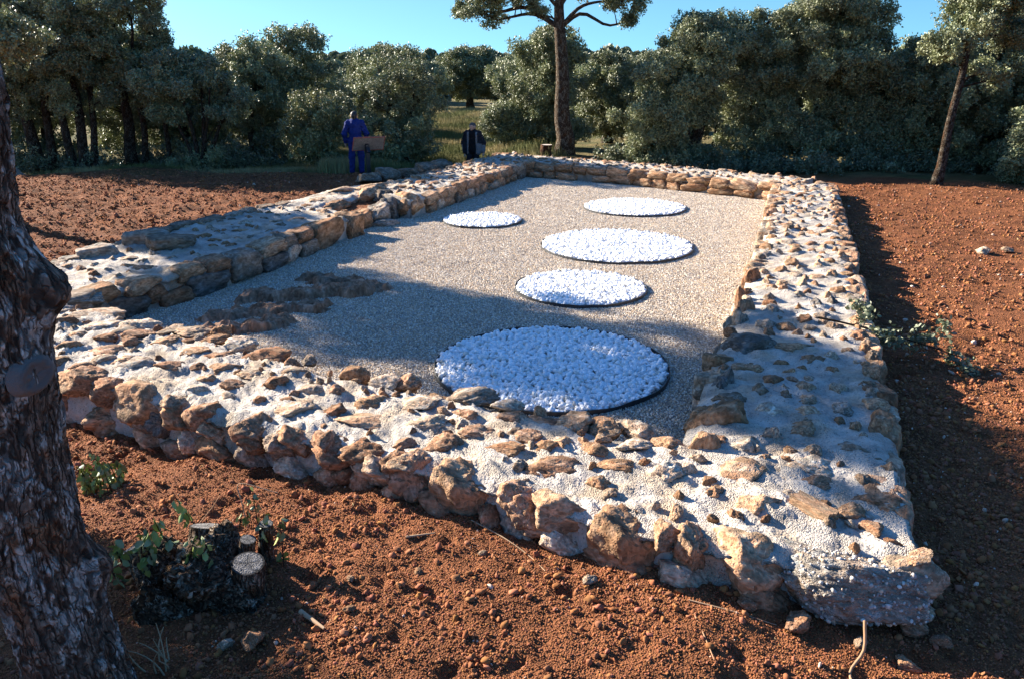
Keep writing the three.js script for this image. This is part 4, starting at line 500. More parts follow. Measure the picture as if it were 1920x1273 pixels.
// second row closing the wood, and the trees outside the frame whose shade falls into it
{
  const r = rng(31), ROWLABEL = ["oak hidden deepest in the left edge of the wood", "dark oak behind the first tall oak at the left edge", "dark oak behind the second tall oak from the left edge", "dark oak seen through the stems right of the black trunk", "oak behind the fan of thin stems", "far oak in the gap beside the slender oak on the left", "far oak behind the thick dark trunk left of the blue man", "dark low oak behind the broad sunlit oak", "dark oak behind the crown with the notched top", "dark oak behind the largest crown on the right", "dark oak seen between the largest crown and the slender trunk", "dark oak behind the dense oak at the right edge", "outermost oak of the back row at the right", "oak at the right edge beyond the grey-green bush", "far oak in the dark gap right of the tall pale trunk", "far oak behind the broad sunlit oak and its neighbour", "far oak closing the wood behind the largest crown", "far oak closing the wood at the right edge", "far oak closing the wood at the left edge"];
  const row = [[-20, -29], [-17.5, -30], [-15, -31.5], [-12.6, -31], [-10.6, -34], [-13.5, -37], [-9.5, -40], [6.2, -35], [8.6, -33.5], [11, -34], [13.4, -32.5], [16, -31], [18.6, -30], [20, -25], [2.4, -47], [8, -43], [14, -40], [19.5, -36], [-19, -38]];
  row.forEach(([x, z], i) => oak('wood_oak', ROWLABEL[i], { seed: 60 + i, at: [x, z], stems: [[(r() - 0.5) * 0.6, 4.2, 0, 0.18]], lobes: [L(0, x < -13.5 ? 3.8 : x < 0 || x < 7 ? 2.2 : 2.9, 0, 2.0, 1.3, 1.7, 60), L(0, 1.5, 0.2, 2.1, 1.2, 1.6, 45)], tone: GREY, leaf: 1.7, sprigs: 32, clump: 0.45, twigs: 0.4, group: 'second row of oaks closing the wood' }));
}
oak('holm_oak', 'tall oak just outside the left of the view, shading the gravel', { seed: 41, at: [-13.3, -17.35], near: true, stems: [[0.1, 8.2, 0, 0.17]], from: 0.45, lobes: [L(0.5, 3.95, -0.7, 1.2, 0.6, 1.2, 44), L(1.2, 3.75, -1.9, 1.2, 0.4, 1.1, 40), L(0.1, 5.2, 0, 1.9, 1.0, 1.9, 72), L(0.1, 6.5, 0, 2.1, 1.0, 2.1, 64), L(-0.2, 7.8, 0.5, 2.0, 1.0, 2.4, 62), L(-0.4, 8.8, 1.2, 1.6, 0.9, 1.8, 40)], tone: GREY, sprigs: 48, clump: 0.38 });
oak('young_oak', 'young oak just outside the left of the view, shading the near corner', { seed: 42, at: [-7.9, -7.0], stems: [[0.1, 3.4, 0, 0.07]], lobes: [L(0, 2.7, 0, 0.65, 0.8, 0.65, 34), L(0, 3.6, 0, 0.5, 0.4, 0.5, 10)], tone: GREY, sprigs: 40, clump: 0.3 });
console.log('sprigs', total);
{ // woods beyond the meadow and on the hill: too far to tell trees apart
  const r = rng(88), pos = [], nor = [], idx = [];
  for (let i = 0; i < 1500; i++) { const a = r() * 6.28, h = Math.pow(r(), 0.8), e = Math.sqrt(1 - h * h) * (0.75 + 0.25 * Math.sin(a * 3 + 1)) * (0.85 + 0.2 * r()), c = V(Math.cos(a) * e, h * 0.95 - (r() < 0.4 ? r() * h : 0), Math.sin(a) * e), q = new THREE.Quaternion().setFromEuler(new THREE.Euler(r() * 6, r() * 6, r() * 6)), s = 0.045 + 0.05 * r(), o = pos.length / 3; for (const [x, z] of [[-1, -0.7], [1, -0.6], [0.9, 0.8], [-0.8, 0.7]]) { const p = V(x * s, 0, z * s).applyQuaternion(q).add(c); pos.push(p.x, p.y, p.z); const n = V(0, 1, 0).applyQuaternion(q); nor.push(n.x, n.y, n.z); } idx.push(o, o + 2, o + 1, o, o + 3, o + 2); }
  const g = new THREE.BufferGeometry(); g.setAttribute('position', new THREE.Float32BufferAttribute(pos, 3)); g.setAttribute('normal', new THREE.Float32BufferAttribute(nor, 3)); g.setIndex(idx);
  const list = [];
  for (let i = 0; i < 900; i++) { const z = -72 - 260 * Math.pow(r(), 1.2), x = (r() - 0.5) * 1.9 * -z; if (z > -86 && x > -9 && x < 1) continue; const s = 2.2 + 1.6 * r(), k = 0.7 + 0.6 * r(); list.push([xf(x, baseHeight(x, z) - 0.3, z, 0, r() * 6, 0, s, s * (1.2 + 0.4 * r()), s), lin(0.14 * k, 0.165 * k, 0.085 * k)]); }
  const w = thing('far_wood', 'dark evergreen wood covering the low hill beyond the meadow', 'wood'); w.userData.kind = 'stuff'; instanced('tree_crowns', g, LEAF, list, w, 'stuff');
}
{ // dry meadow grass and the grass under the oaks
  const r = rng(99), pos = [], nor = [], idx = [];
  for (let i = 0; i < 16; i++) { const a = r() * 6.28, d = r() * 0.09, x = Math.cos(a) * d, z = Math.sin(a) * d, lean = 0.12 * r(), h = 0.16 + 0.2 * r(), b = r() * 6.28, w = 0.006, o = pos.length / 3; pos.push(x - w * Math.sin(b), 0, z + w * Math.cos(b), x + w * Math.sin(b), 0, z - w * Math.cos(b), x + lean * Math.cos(b), h, z + lean * Math.sin(b)); for (let k = 0; k < 3; k++) nor.push(Math.cos(b), 0.3, Math.sin(b)); idx.push(o, o + 1, o + 2); }
  const g = new THREE.BufferGeometry(); g.setAttribute('position', new THREE.Float32BufferAttribute(pos, 3)); g.setAttribute('normal', new THREE.Float32BufferAttribute(nor, 3)); g.setIndex(idx);
  const list = [];
  for (let i = 0; i < 34000; i++) { const z = -24.3 - 36 * Math.pow(r(), 1.5), x = (r() < 0.6 ? -9 + 10 * r() : -18 + 20 * r()); if (tilled(x, z) > 0.4) continue; const d = smooth(-0.2, 0.3, fbm(x * 0.25, 12, z * 0.25, 3)), k = 0.7 + 0.6 * r(), s = (0.7 + 0.9 * r()) * (x < -6 ? 0.38 : 1); list.push([xf(x, groundHeight(x, z) - 0.02, z, 0, r() * 6, 0, s * 1.4, s, s * 1.4), lin(mix(0.14, 0.38, d) * k, mix(0.15, 0.31, d) * k, mix(0.05, 0.15, d) * k)]); }
  const w = thing('meadow_grass', 'dry yellow grass of the clearing beyond the walls', 'grass'); w.userData.kind = 'stuff'; instanced('grass_tufts', g, std(0xffffff, { roughness: 0.8, side: THREE.DoubleSide }), list, w, 'stuff');
}
{ // shaded undergrowth at the foot of the oaks behind the back and right walls
  const r = rng(123), list = SPRIGS.map(() => []);
  for (let c = 0; c < 210; c++) { const x = 3.2 + 13.5 * r(), z = -25.2 - 1.6 * r() - Math.max(0, 6.5 - x) * 0.55 + (x > 9 ? 1.6 : 0) * r(), y = groundHeight(x, z), h = 0.15 + 0.8 * r() * r(), k0 = 0.7 + 0.6 * r(); for (let i = 0; i < 24; i++) { const k = k0 * (0.7 + 0.6 * r()); list[i % 3].push([xf(x + (r() - 0.5) * 0.6, y + h * r() + 0.05, z + (r() - 0.5) * 0.6, (r() - 0.5) * 2.4, r() * 6, (r() - 0.5) * 2.4, 1.2 * (0.75 + 0.5 * r())), lin(0.14 * k, 0.165 * k, 0.085 * k)]); } }
  for (let c = 0; c < 120; c++) { const x = -19 + 11 * r(), z = -26.6 - 3 * r(), y = groundHeight(x, z), h = 0.2 + 1.1 * r() * r(), k0 = 0.7 + 0.6 * r(); for (let i = 0; i < 24; i++) { const k = k0 * (0.7 + 0.6 * r()); list[i % 3].push([xf(x + (r() - 0.5) * 0.7, y + h * r() + 0.05, z + (r() - 0.5) * 0.6, (r() - 0.5) * 2.4, r() * 6, (r() - 0.5) * 2.4, 1.2 * (0.75 + 0.5 * r())), lin(0.14 * k, 0.165 * k, 0.085 * k)]); } }
  const w = thing('undergrowth', 'low shaded scrub at the foot of the oaks around the clearing', 'undergrowth'); w.userData.kind = 'stuff'; list.forEach((l, i) => instanced('scrub', SPRIGS[i], LEAF, l, w, 'stuff'));
}
// ---------------------------------------------------------------- the near trunk at the left
{
  const t = thing('holm_oak', 'dark knotty trunk of the near oak filling the left edge of the picture', 'tree', [-2.4, groundHeight(-2.4, -3.25) - 0.1, -3.25]);
  const hs = []; for (let h = 0; h < 3.9; h += 0.016) hs.push(h); for (let h = 3.9; h < 6.4; h += 0.12) hs.push(h);
  const N = 104, pos = [], uv = [], idx = [], KN = [[2.36, -22, 0.11, 0.12, 0.5], [2.28, 5, 0.03, 0.16, 0.6], [2.02, 24, 0.03, 0.15, 0.42], [1.55, -10, -0.015, 0.2, 0.5], [0.92, -28, 0.085, 0.12, 0.4], [0.45, 100, 0.015, 0.3, 0.6], [1.1, 120, 0.04, 0.2, 0.4], [0.1, 10, 0.03, 0.2, 0.8]];
  const centre = (h) => [0.10 * Math.sin(h * 0.9) * 0.35 + 0.03 * h + 0.07 * smooth(2.5, 3.3, h) + 0.1 * smooth(1.2, 0.2, h) + 0.02, 0.03 * Math.sin(h * 1.3)];
  hs.forEach((h) => { const [cx, cz] = centre(h), base = 0.228 - 0.008 * h - 0.055 * smooth(2.45, 2.75, h) + 0.035 * Math.exp(-h / 0.25) + (h > 3.9 ? -0.03 * (h - 3.9) : 0);
    for (let k = 0; k <= N; k++) { const a = (k % N) / N * 2 * Math.PI, x = Math.cos(a), z = Math.sin(a); let R = Math.max(0.05, base);
      for (const [kh, ka, amp, sh, sa] of KN) { let d = a - ka * Math.PI / 180; d = Math.atan2(Math.sin(d), Math.cos(d)); R += amp * Math.exp(-(((h - kh) / sh) ** 2) - (d / sa) ** 2); }
      R += 0.03 * fbm(x * 1.1, h * 0.8, z * 1.1, 2) - 0.016 * Math.abs(n3(x * 4, h * 2.2, z * 4)) + 0.012 * fbm(x * 9, h * 7, z * 9, 3) - 0.012 * smooth(0.25, 0.0, Math.abs(n3(x * 5.5 + 3, h * 5, z * 5.5)));
      pos.push(cx + x * R, h, cz + z * R); uv.push(k / N * 2, h * 0.8); } });
  for (let j = 0; j < hs.length - 1; j++) for (let k = 0; k < N; k++) { const a = j * (N + 1) + k, b = a + N + 1; idx.push(a, b, a + 1, b, b + 1, a + 1); }
  const g = new THREE.BufferGeometry(); g.setAttribute('position', new THREE.Float32BufferAttribute(pos, 3)); g.setAttribute('uv', new THREE.Float32BufferAttribute(uv, 2)); g.setIndex(idx); g.computeVertexNormals();
  part('trunk', g, std(lin(0.47, 0.46, 0.44), { map: rep(barkMap, 1), bumpMap: rep(barkBump, 1), bumpScale: 0.024, roughness: 0.95 }), t);
  const a0 = 24 * Math.PI / 180, scar = new THREE.LatheGeometry([[0, 0.004], [0.03, 0.007], [0.045, 0.012], [0.056, 0.02], [0.07, 0.014], [0.095, -0.03]].map((p) => new THREE.Vector2(...p)), 40), sp = scar.attributes.position;
  for (let i = 0; i < sp.count; i++) { const x = sp.getX(i), y = sp.getY(i), z = sp.getZ(i); sp.setXYZ(i, x, y + 0.014 * fbm(x * 24, 3, z * 24, 3), z * 1.2); } scar.computeVertexNormals();
  const sc = part('knot_scar', scar, std(lin(0.17, 0.155, 0.14), { bumpMap: rep(rockBump, 2, 1), bumpScale: 0.01, roughness: 0.95 }), t); const [kx, kz] = centre(2.02); sc.position.set(kx + Math.cos(a0) * 0.222, 2.02, kz + Math.sin(a0) * 0.222); sc.quaternion.setFromUnitVectors(V(0, 1, 0), V(Math.cos(a0), 0.06, Math.sin(a0)).normalize()); sc.userData.label = 'smooth grey scar of a lost branch';
  const r = rng(15), list = [[], [], []], bg = [];
  for (let i = 0; i < 90; i++) { const P = V(-0.6 + (r() - 0.5) * 4.4, 6.4 + r() * 2.2, -0.3 + (r() - 0.5) * 4), pts = curve(V(-0.15, 4.6 + r() * 1.6, 0), P, 6, 0.3, r, 0.15); bg.push(tube(pts, pts.map((_, k) => mix(0.05, 0.008, k / 6)), 6, false)); for (let k = 0; k < 40; k++) { const q = 0.7 + 0.6 * r(); list[k % 3].push([xf(P.x + (r() - 0.5) * 0.7, P.y + (r() - 0.5) * 0.5, P.z + (r() - 0.5) * 0.7, r() * 2 - 1, r() * 6, r() * 2 - 1, 1.15), lin(0.14 * q, 0.165 * q, 0.085 * q)]); } }
  part('branches', mergeGeometries(bg), BARK, t); const crown = new THREE.Group(); crown.name = 'crown'; t.add(crown); list.forEach((l, i) => instanced('leaves', SPRIGS[i], LEAF, l, crown, 'stuff'));
}

// ---------------------------------------------------------------- stump, sprouts, fallen branch, roots and loose stones
const leafOne = (() => { const g = sprig(77, 1, 0.001, 0.05); return g; })();
const leafMats = [[0.16, 0.22, 0.045], [0.24, 0.28, 0.07], [0.10, 0.14, 0.05], [0.2, 0.24, 0.11]].map((c) => new THREE.MeshPhysicalMaterial({ color: lin(...c), roughness: 0.55, side: THREE.DoubleSide }));
function sprout(parent, x, y, z, h, n, r, spread = 0.5, size = 1) { // a leafy shoot: its stem and leaves, each a part
  const top = V(x + (r() - 0.5) * spread * h, y + h, z + (r() - 0.5) * spread * h), pts = curve(V(x, y, z), top, 6, 0.25, r, 0.1);
  part('stem', tube(pts, pts.map((_, i) => mix(0.005, 0.002, i / 6)), 5), BARK, parent);
  for (let i = 0; i < n; i++) { const p = pts[1 + Math.floor(r() * 6)] || top, m = part('leaf', leafOne, leafMats[Math.floor(r() * 4)], parent); m.position.set(p.x + (r() - 0.5) * 0.05, p.y + (r() - 0.5) * 0.04, p.z + (r() - 0.5) * 0.05); m.rotation.set(r() * 1.6 - 0.8, r() * 6.28, r() * 1.6 - 0.8); m.scale.setScalar((0.7 + 0.6 * r()) * size); }
}
{
  const r = rng(61), X = -2.02, Z = -4.25, Y = groundHeight(X, Z), t = thing('oak_stump', 'dark old stump with sawn stems and green shoots beside the near trunk', 'stump', [X, Y, Z]); t.scale.setScalar(1.18);
  const body = makeStone(950, 14, { rough: 1.7, planes: 6 }), dark = std(lin(0.36, 0.29, 0.23), { map: barkMap, bumpMap: barkBump, bumpScale: 0.03, roughness: 0.97 });
  for (const [x, y, z, w, h, d] of [[0, 0.08, 0, 0.62, 0.42, 0.46], [-0.22, 0.1, -0.06, 0.3, 0.36, 0.34], [0.2, 0.02, 0.06, 0.36, 0.34, 0.3], [0.05, 0.14, -0.16, 0.4, 0.3, 0.24], [-0.1, -0.02, 0.2, 0.5, 0.2, 0.3]]) { const m = part('root_mass', body, dark, t); m.position.set(x, y, z); m.scale.set(w / 2, h / 2, d / 2); m.rotation.set(r(), r() * 6, r()); }
  const cut = std(lin(0.30, 0.285, 0.27), { map: cutMap, bumpMap: cutMap, bumpScale: 0.006, roughness: 0.9 });
  for (const [x, y, z, R, h, tx, tz] of [[0.27, 0.06, 0.05, 0.085, 0.24, 0.25, 0.3], [0.06, 0.1, 0.07, 0.04, 0.17, -0.2, 0.35], [0.2, 0.13, -0.13, 0.045, 0.17, 0.35, 0.05], [0.1, 0.13, -0.13, 0.035, 0.17, -0.15, 0.3], [-0.06, 0.1, -0.2, 0.1, 0.2, 0.1, -0.7], [-0.3, 0.1, -0.04, 0.07, 0.2, -0.8, -0.35], [0.28, 0.14, -0.26, 0.04, 0.18, 0.2, 0.1]]) {
    const g = tube([V(0, -0.12, 0), V(0, 0, 0), V(0, h * 0.5, 0), V(0, h, 0)], [R * 1.25, R * 1.12, R * 1.0, R], 18, false), p = g.attributes.position; for (let i = 0; i < p.count; i++) { const k = 1 + 0.12 * fbm(p.getX(i) * 20, p.getY(i) * 8, p.getZ(i) * 20, 2); p.setX(i, p.getX(i) * k); p.setZ(i, p.getZ(i) * k); } g.computeVertexNormals();
    const m = part('sawn_stem', g, dark, t); m.position.set(x, y - 0.06, z); m.rotation.set(tz * 0.6, 0, -tx * 0.6);
    const c = new THREE.CircleGeometry(R * 1.0, 18); c.rotateX(-Math.PI / 2); const f = part('cut_face', c, cut, m); f.position.y = h + 0.001;
  }
  for (const [x, y, z, h, n] of [[-0.36, 0.24, 0.1, 0.14, 20], [-0.2, 0.26, 0.1, 0.16, 20], [0.0, 0.26, 0.1, 0.12, 14], [-0.1, 0.28, -0.22, 0.16, 16], [-0.3, 0.2, 0, 0.16, 16], [-0.16, 0.24, -0.05, 0.2, 18], [-0.4, 0.06, 0.06, 0.14, 12], [0.1, 0.22, 0.06, 0.16, 12], [0.3, 0.2, -0.22, 0.12, 12], [0.14, 0.22, -0.26, 0.14, 10], [-0.25, 0.18, 0.1, 0.1, 10], [0.42, 0.06, -0.12, 0.3, 12]]) sprout(t, x, y, z, h, n, r, 0.7, 0.95);
}
{ const r = rng(62), X = -3.4, Z = -5.75, Y = groundHeight(X, Z), t = thing('oak_sprout', 'clump of green oak leaves at the right side of the near trunk', 'plant', [X, Y, Z]); for (let i = 0; i < 14; i++) sprout(t, (r() - 0.5) * 0.36, 0, (r() - 0.5) * 0.26, 0.14 + 0.16 * r(), 16, r, 0.5, 1.05); }
{ const r = rng(63), X = -1.85, Z = -4.9, Y = groundHeight(X, Z), t = thing('oak_sprout', 'thin leafy shoot standing in the red earth right of the stump', 'plant', [X, Y, Z]); sprout(t, 0, 0, 0, 0.34, 12, r, 0.5, 0.8); sprout(t, -0.12, 0, -0.05, 0.26, 8, r, 0.4, 0.7); }
{ const r = rng(64), X = -2.0, Z = -3.55, Y = groundHeight(X, Z), t = thing('dry_weed', 'dry pale weed and splintered twigs at the foot of the near trunk', 'plant', [X, Y, Z]); for (let i = 0; i < 9; i++) { const pts = curve(V((r() - 0.5) * 0.12, -0.02, (r() - 0.5) * 0.1), V((r() - 0.5) * 0.4, 0.1 + r() * 0.16, (r() - 0.5) * 0.3), 5, 0.4, r, 0.2); part('stalk', tube(pts, pts.map((_, k) => mix(0.006, 0.002, k / 5)), 5), std(lin(0.34, 0.25, 0.15)), t); } }
{ // leafy branch lying by the right wall
  const r = rng(65), X = 4.05, Z = -8.75, Y = 0.2, t = thing('fallen_branch', 'broken leafy oak branch leaning on the outer side of the right wall', 'branch', [X, Y, Z]);
  const main = curve(V(-0.45, 0.32, 0.05), V(1.0, 0.02, 0.55), 10, 0.1, r, 0.1); part('stem', tube(main, main.map((_, i) => mix(0.014, 0.005, i / 10)), 6), BARK, t);
  const list = [[], [], []], tw = [];
  for (let i = 0; i < 9; i++) { const p = main[3 + (i % 8)], q = p.clone().add(V((r() - 0.35) * 0.5, (r() - 0.35) * 0.32, (r() - 0.5) * 0.6)); if (q.y < -0.12) q.y = -0.1; tw.push(tube(curve(p, q, 4, 0.3, r, 0.1), [0.005, 0.004, 0.003, 0.003, 0.002], 4, false)); for (let k = 0; k < 6; k++) { const c = 0.8 + 0.5 * r(); list[k % 3].push([xf(q.x + (r() - 0.5) * 0.15, q.y + (r() - 0.5) * 0.1, q.z + (r() - 0.5) * 0.15, r() * 6, r() * 6, r() * 6, 1.0), lin(0.14 * c, 0.16 * c, 0.085 * c)]); } }
  part('twigs', mergeGeometries(tw), BARK, t); const f = new THREE.Group(); f.name = 'foliage'; t.add(f); list.forEach((l, i) => instanced('leaves', SPRIGS[i], LEAF, l, f, 'stuff'));
}
const twigMat = std(lin(0.32, 0.19, 0.11), { roughness: 0.9 }), paleTwig = std(lin(0.36, 0.25, 0.16), { roughness: 0.9 });
function twig(label, pts, rad, mat, lift = 0) { const P = new THREE.CatmullRomCurve3(pts.map(([x, z, y]) => V(x, (y ?? groundHeight(x, z)) + rad * 1.2 + lift, z))).getPoints(16); lone('twig', tube(P, P.map((_, i) => mix(rad, rad * 0.5, i / 16)), 6), mat, label, 'twig'); }
twig('bent brown root hanging below the grey corner block', [[2.02, -3.66, 0.3], [2.0, -3.58, 0.16], [1.9, -3.5], [1.9, -3.35], [1.98, -3.2]], 0.011, twigMat);
twig('small forked root beside the right edge of the corner block', [[2.5, -4.4, 0.2], [2.54, -4.42, 0.34], [2.62, -4.5, 0.4]], 0.01, twigMat);
twig('thin curved twig on the sunlit earth in front of the wall', [[-0.3, -4.95], [-0.05, -4.72], [0.12, -4.55], [0.22, -4.35]], 0.005, paleTwig);
twig('short pale twig near the foot of the big orange boulder', [[-0.75, -4.72], [-0.55, -4.78]], 0.009, paleTwig);
twig('straight brown stalk lying in the earth at the bottom edge', [[1.1, -3.9], [1.12, -3.7], [1.13, -3.5]], 0.006, twigMat);
twig('thick pale stick end right of the stump', [[-1.3, -3.95], [-1.12, -3.8]], 0.018, paleTwig);
twig('pale bent stalk standing behind the stump', [[-1.95, -4.95], [-1.98, -4.97, 0.3], [-2.0, -5.0, 0.42], [-1.7, -4.95, 0.38]], 0.006, paleTwig);
twig('leaning thin brown stalk left of the pale bent stalk', [[-2.35, -4.9], [-2.22, -4.98, 0.22], [-2.15, -5.02, 0.32]], 0.005, twigMat);
twig('root thread under the mortar corner', [[1.1, -4.02], [1.35, -3.92], [1.6, -3.86]], 0.005, paleTwig);
{
  const P = [[-1.52, -3.72, 0.19, 4, 'brown stone in the shade below the stump'], [-1.68, -3.7, 0.11, 1, 'small pale stone beside the brown stone below the stump'], [2.3, -3.62, 0.16, 0, 'flat orange stone on the earth at the bottom right'], [2.05, -3.72, 0.1, 1, 'white chip beside the hanging root'], [2.55, -3.75, 0.14, 4, 'brown stone just right of the flat orange stone'], [3.0, -3.6, 0.09, 0, 'small orange stone near the bottom right corner'], [-0.2, -4.55, 0.07, 1, 'small pale stone half sunk in the sunlit earth'], [-0.62, -4.35, 0.08, 0, 'orange pebble on the sunlit earth left of the twig'], [0.5, -4.22, 0.11, 1, 'pale round stone under the largest orange boulder'], [1.72, -3.85, 0.2, 4, 'brown stone wedged below the corner block'], [1.45, -3.98, 0.13, 4, 'brown stone wedged below the mortar'], [8.6, -13.9, 0.3, 1, 'pale flat stone on the tilled earth at the far right'], [9.1, -14.0, 0.22, 1, 'small pale stone beside the flat one at the far right'], [-1.0, -3.95, 0.09, 0, 'orange stone at the edge of the stump shadow'], [2.42, -3.9, 0.24, 4, 'broad brown stone lying at the foot of the corner block'], [-1.05, -4.25, 0.06, 0, 'tiny orange stone right of the stump']];
  for (const [x, z, s, k, label] of P) singleStone('loose_stone', label, 'stone', x, groundHeight(x, z) + s * 0.16, z, s, s * 0.55, s * 0.75, k, R5() * 6);
}
{ // heap of sand far left, reddish cut stump by the tall oak
  const g = new THREE.SphereGeometry(1, 40, 20, 0, 6.2832, 0, 1.5708), p = g.attributes.position; for (let i = 0; i < p.count; i++) { const x = p.getX(i), y = p.getY(i), z = p.getZ(i), k = 1 + 0.12 * fbm(x * 2, y * 2, z * 2, 3); p.setXYZ(i, x * 1.3 * k, Math.pow(Math.max(0, y), 1.25) * 0.75 * k, z * 1.1 * k); } g.computeVertexNormals();
  const m = lone('sand_heap', g, std(lin(0.52, 0.44, 0.34), { map: rep(soilMap, 4), bumpMap: rep(soilBump, 4), bumpScale: 0.02 }), 'pale heap of sand at the left edge before the dark oaks', 'heap'); m.position.set(-15.9, groundHeight(-15.9, -24) - 0.06, -24); m.scale.set(0.75, 0.75, 0.75);
  const t = thing('cut_stump', 'small reddish cut stump beside the tall pale trunk', 'stump', [1.25, groundHeight(1.25, -29.3), -29.3]), tg = tube([V(0, -0.15, 0), V(0, 0.1, 0), V(0.02, 0.42, 0)], [0.3, 0.24, 0.21], 14, false); part('trunk', tg, std(lin(0.3, 0.14, 0.08), { map: barkMap, bumpMap: barkBump, bumpScale: 0.02 }), t); const c = new THREE.CircleGeometry(0.205, 14); c.rotateX(-Math.PI / 2); c.translate(0.02, 0.421, 0); part('cut_face', c, std(lin(0.5, 0.42, 0.36)), t);
}

{ // dead oak leaves blown about
  const r = rng(808), list = [];
  const drop = (x, z, y) => { const k = 0.6 + 0.7 * r(), c = r() < 0.5 ? [0.34, 0.22, 0.11] : [0.26, 0.22, 0.12]; list.push([xf(x, y + 0.012, z, (r() - 0.5) * 0.9, r() * 6, (r() - 0.5) * 0.9, 0.7 + 0.5 * r()), lin(c[0] * k, c[1] * k, c[2] * k)]); };
  for (let i = 0; i < 380; i++) { const x = -4 + 8 * r(), z = -3 - 4 * r(); if (!inPoly(PIT, x, z) && (Math.abs(x + 2) < 1.2 || r() < 0.35)) drop(x, z, groundHeight(x, z)); }
  for (let i = 0; i < 260; i++) { const x = 3 + 8 * r(), z = -4 - 14 * r(); if (x > 2.9 + (-z - 5) * 0.37) drop(x, z, groundHeight(x, z)); }
  for (let i = 0; i < 160; i++) { const x = -5 + 11 * r(), z = -6 - 18 * r(); if (inPoly(INSIDE, x, z)) drop(x, z, 0.015); }
  const w = thing('leaf_litter', 'dead brown oak leaves scattered on the earth and gravel', 'leaves'); w.userData.kind = 'stuff'; instanced('dead_leaves', leafOne, std(0xffffff, { roughness: 0.8, side: THREE.DoubleSide }), list, w, 'stuff');
}
// ---------------------------------------------------------------- info panel and the two men
{
  const t = thing('info_panel', 'tilted information panel on a black post, seen from behind beside the blue man', 'sign', [-4.25, groundHeight(-4.25, -23.4), -23.4], 0.42);
  const black = std(lin(0.012, 0.012, 0.014), { roughness: 0.5 }), back = std(lin(0.4, 0.36, 0.32), { roughness: 0.8, map: rep(soilMap, 1) }), red = std(lin(0.36, 0.09, 0.05), { roughness: 0.6 });
  const post = part('post', new THREE.BoxGeometry(0.11, 0.95, 0.07), black, t); post.position.set(0, 0.47, 0);
  const plate = part('base_plate', new THREE.BoxGeometry(0.3, 0.02, 0.25), black, t); plate.position.set(0, 0.03, 0);
  const s = new THREE.Shape([new THREE.Vector2(-0.22, -0.18), new THREE.Vector2(0.03, -0.24), new THREE.Vector2(0.2, 0.16), new THREE.Vector2(0.16, 0.2)]), bg = new THREE.ExtrudeGeometry(s, { depth: 0.09, bevelEnabled: true, bevelSize: 0.006, bevelThickness: 0.006, bevelSegments: 1 }); bg.rotateY(Math.PI / 2); bg.translate(-0.045, 0.93, -0.05); part('bracket', bg, black, t);
  const p = new THREE.Group(); p.name = 'panel'; p.position.set(0.06, 0.97, -0.06); p.rotation.x = 0.66; t.add(p);
  part('back_board', new THREE.BoxGeometry(0.9, 0.46, 0.02), back, p).position.z = 0;
  part('face_sheet', new THREE.BoxGeometry(0.87, 0.43, 0.006), std(lin(0.7, 0.68, 0.62), { roughness: 0.5 }), p).position.z = -0.014;
  for (const [w, h, x, y] of [[0.94, 0.02, 0, 0.241], [0.94, 0.02, 0, -0.241], [0.018, 0.46, 0.46, 0], [0.018, 0.46, -0.46, 0]]) { const e = part('edge_strip', new THREE.BoxGeometry(w, h, 0.034), red, p); e.position.set(x, y, -0.004); }
}
function flesh(caps, lo, hi, res, k, fold = 0) { // tapered capsules joined smoothly and meshed
  const mc = new MarchingCubes(res, new THREE.MeshBasicMaterial(), false, false, 90000), half = res / 2, c = lo.map((v, i) => (v + hi[i]) / 2), h = lo.map((v, i) => (hi[i] - v) / 2), P = V(), A = V(), B = V(), Q = V(); mc.isolation = 0;
  const bones = caps.map(([a, b, ra, rb]) => [V(...a), V(...b).sub(V(...a)), ra, rb]);
  for (let z = 0; z < res; z++) for (let y = 0; y < res; y++) for (let x = 0; x < res; x++) {
    P.set(c[0] + (x - half) / half * h[0], c[1] + (y - half) / half * h[1], c[2] + (z - half) / half * h[2]); let s = 0;
    for (const [a, d, ra, rb] of bones) { Q.subVectors(P, a); const t = clamp(Q.dot(d) / Math.max(1e-9, d.lengthSq()), 0, 1); Q.addScaledVector(d, -t); s += Math.exp(-(Q.length() - mix(ra, rb, t)) / k); }
    mc.field[x + y * res + z * res * res] = s > 0 ? k * Math.log(s) + (fold ? fold * fbm(P.x * 7, P.y * 11, P.z * 7, 3) : 0) : -1;
  }
  mc.update(); const g = new THREE.BufferGeometry(), n = mc.count ?? mc.geometry.drawRange.count, pos = new Float32Array(mc.positionArray.slice(0, n * 3));
  for (let i = 0; i < n; i++) for (let j = 0; j < 3; j++) pos[i * 3 + j] = c[j] + pos[i * 3 + j] * h[j];
  g.setAttribute('position', new THREE.BufferAttribute(pos, 3)); const m = mergeVertices(g, 1e-4); m.computeVertexNormals(); return m;
}
const skin = std(lin(0.42, 0.25, 0.18), { roughness: 0.6 });
function head(x, y, z, f) { // f: unit facing direction in x, z
  const [fx, fz] = f, s = [-fz, fx]; const at = (a, b, c) => [x + fx * a + s[0] * c, y + b, z + fz * a + s[1] * c];
  return [[at(-0.015, 0.03, 0), at(0.02, 0.035, 0), 0.092, 0.086], [at(0.03, -0.03, 0), at(0.045, -0.075, 0), 0.062, 0.042], [at(0.1, 0.005, 0), at(0.112, -0.025, 0), 0.01, 0.016], [at(0.088, -0.055, -0.018), at(0.088, -0.055, 0.018), 0.012, 0.012], [at(-0.01, 0.01, 0.088), at(-0.01, -0.025, 0.086), 0.016, 0.012], [at(-0.01, 0.01, -0.088), at(-0.01, -0.025, -0.086), 0.016, 0.012], [at(0.088, 0.03, 0.03), at(0.088, 0.03, -0.03), 0.014, 0.014]];
}
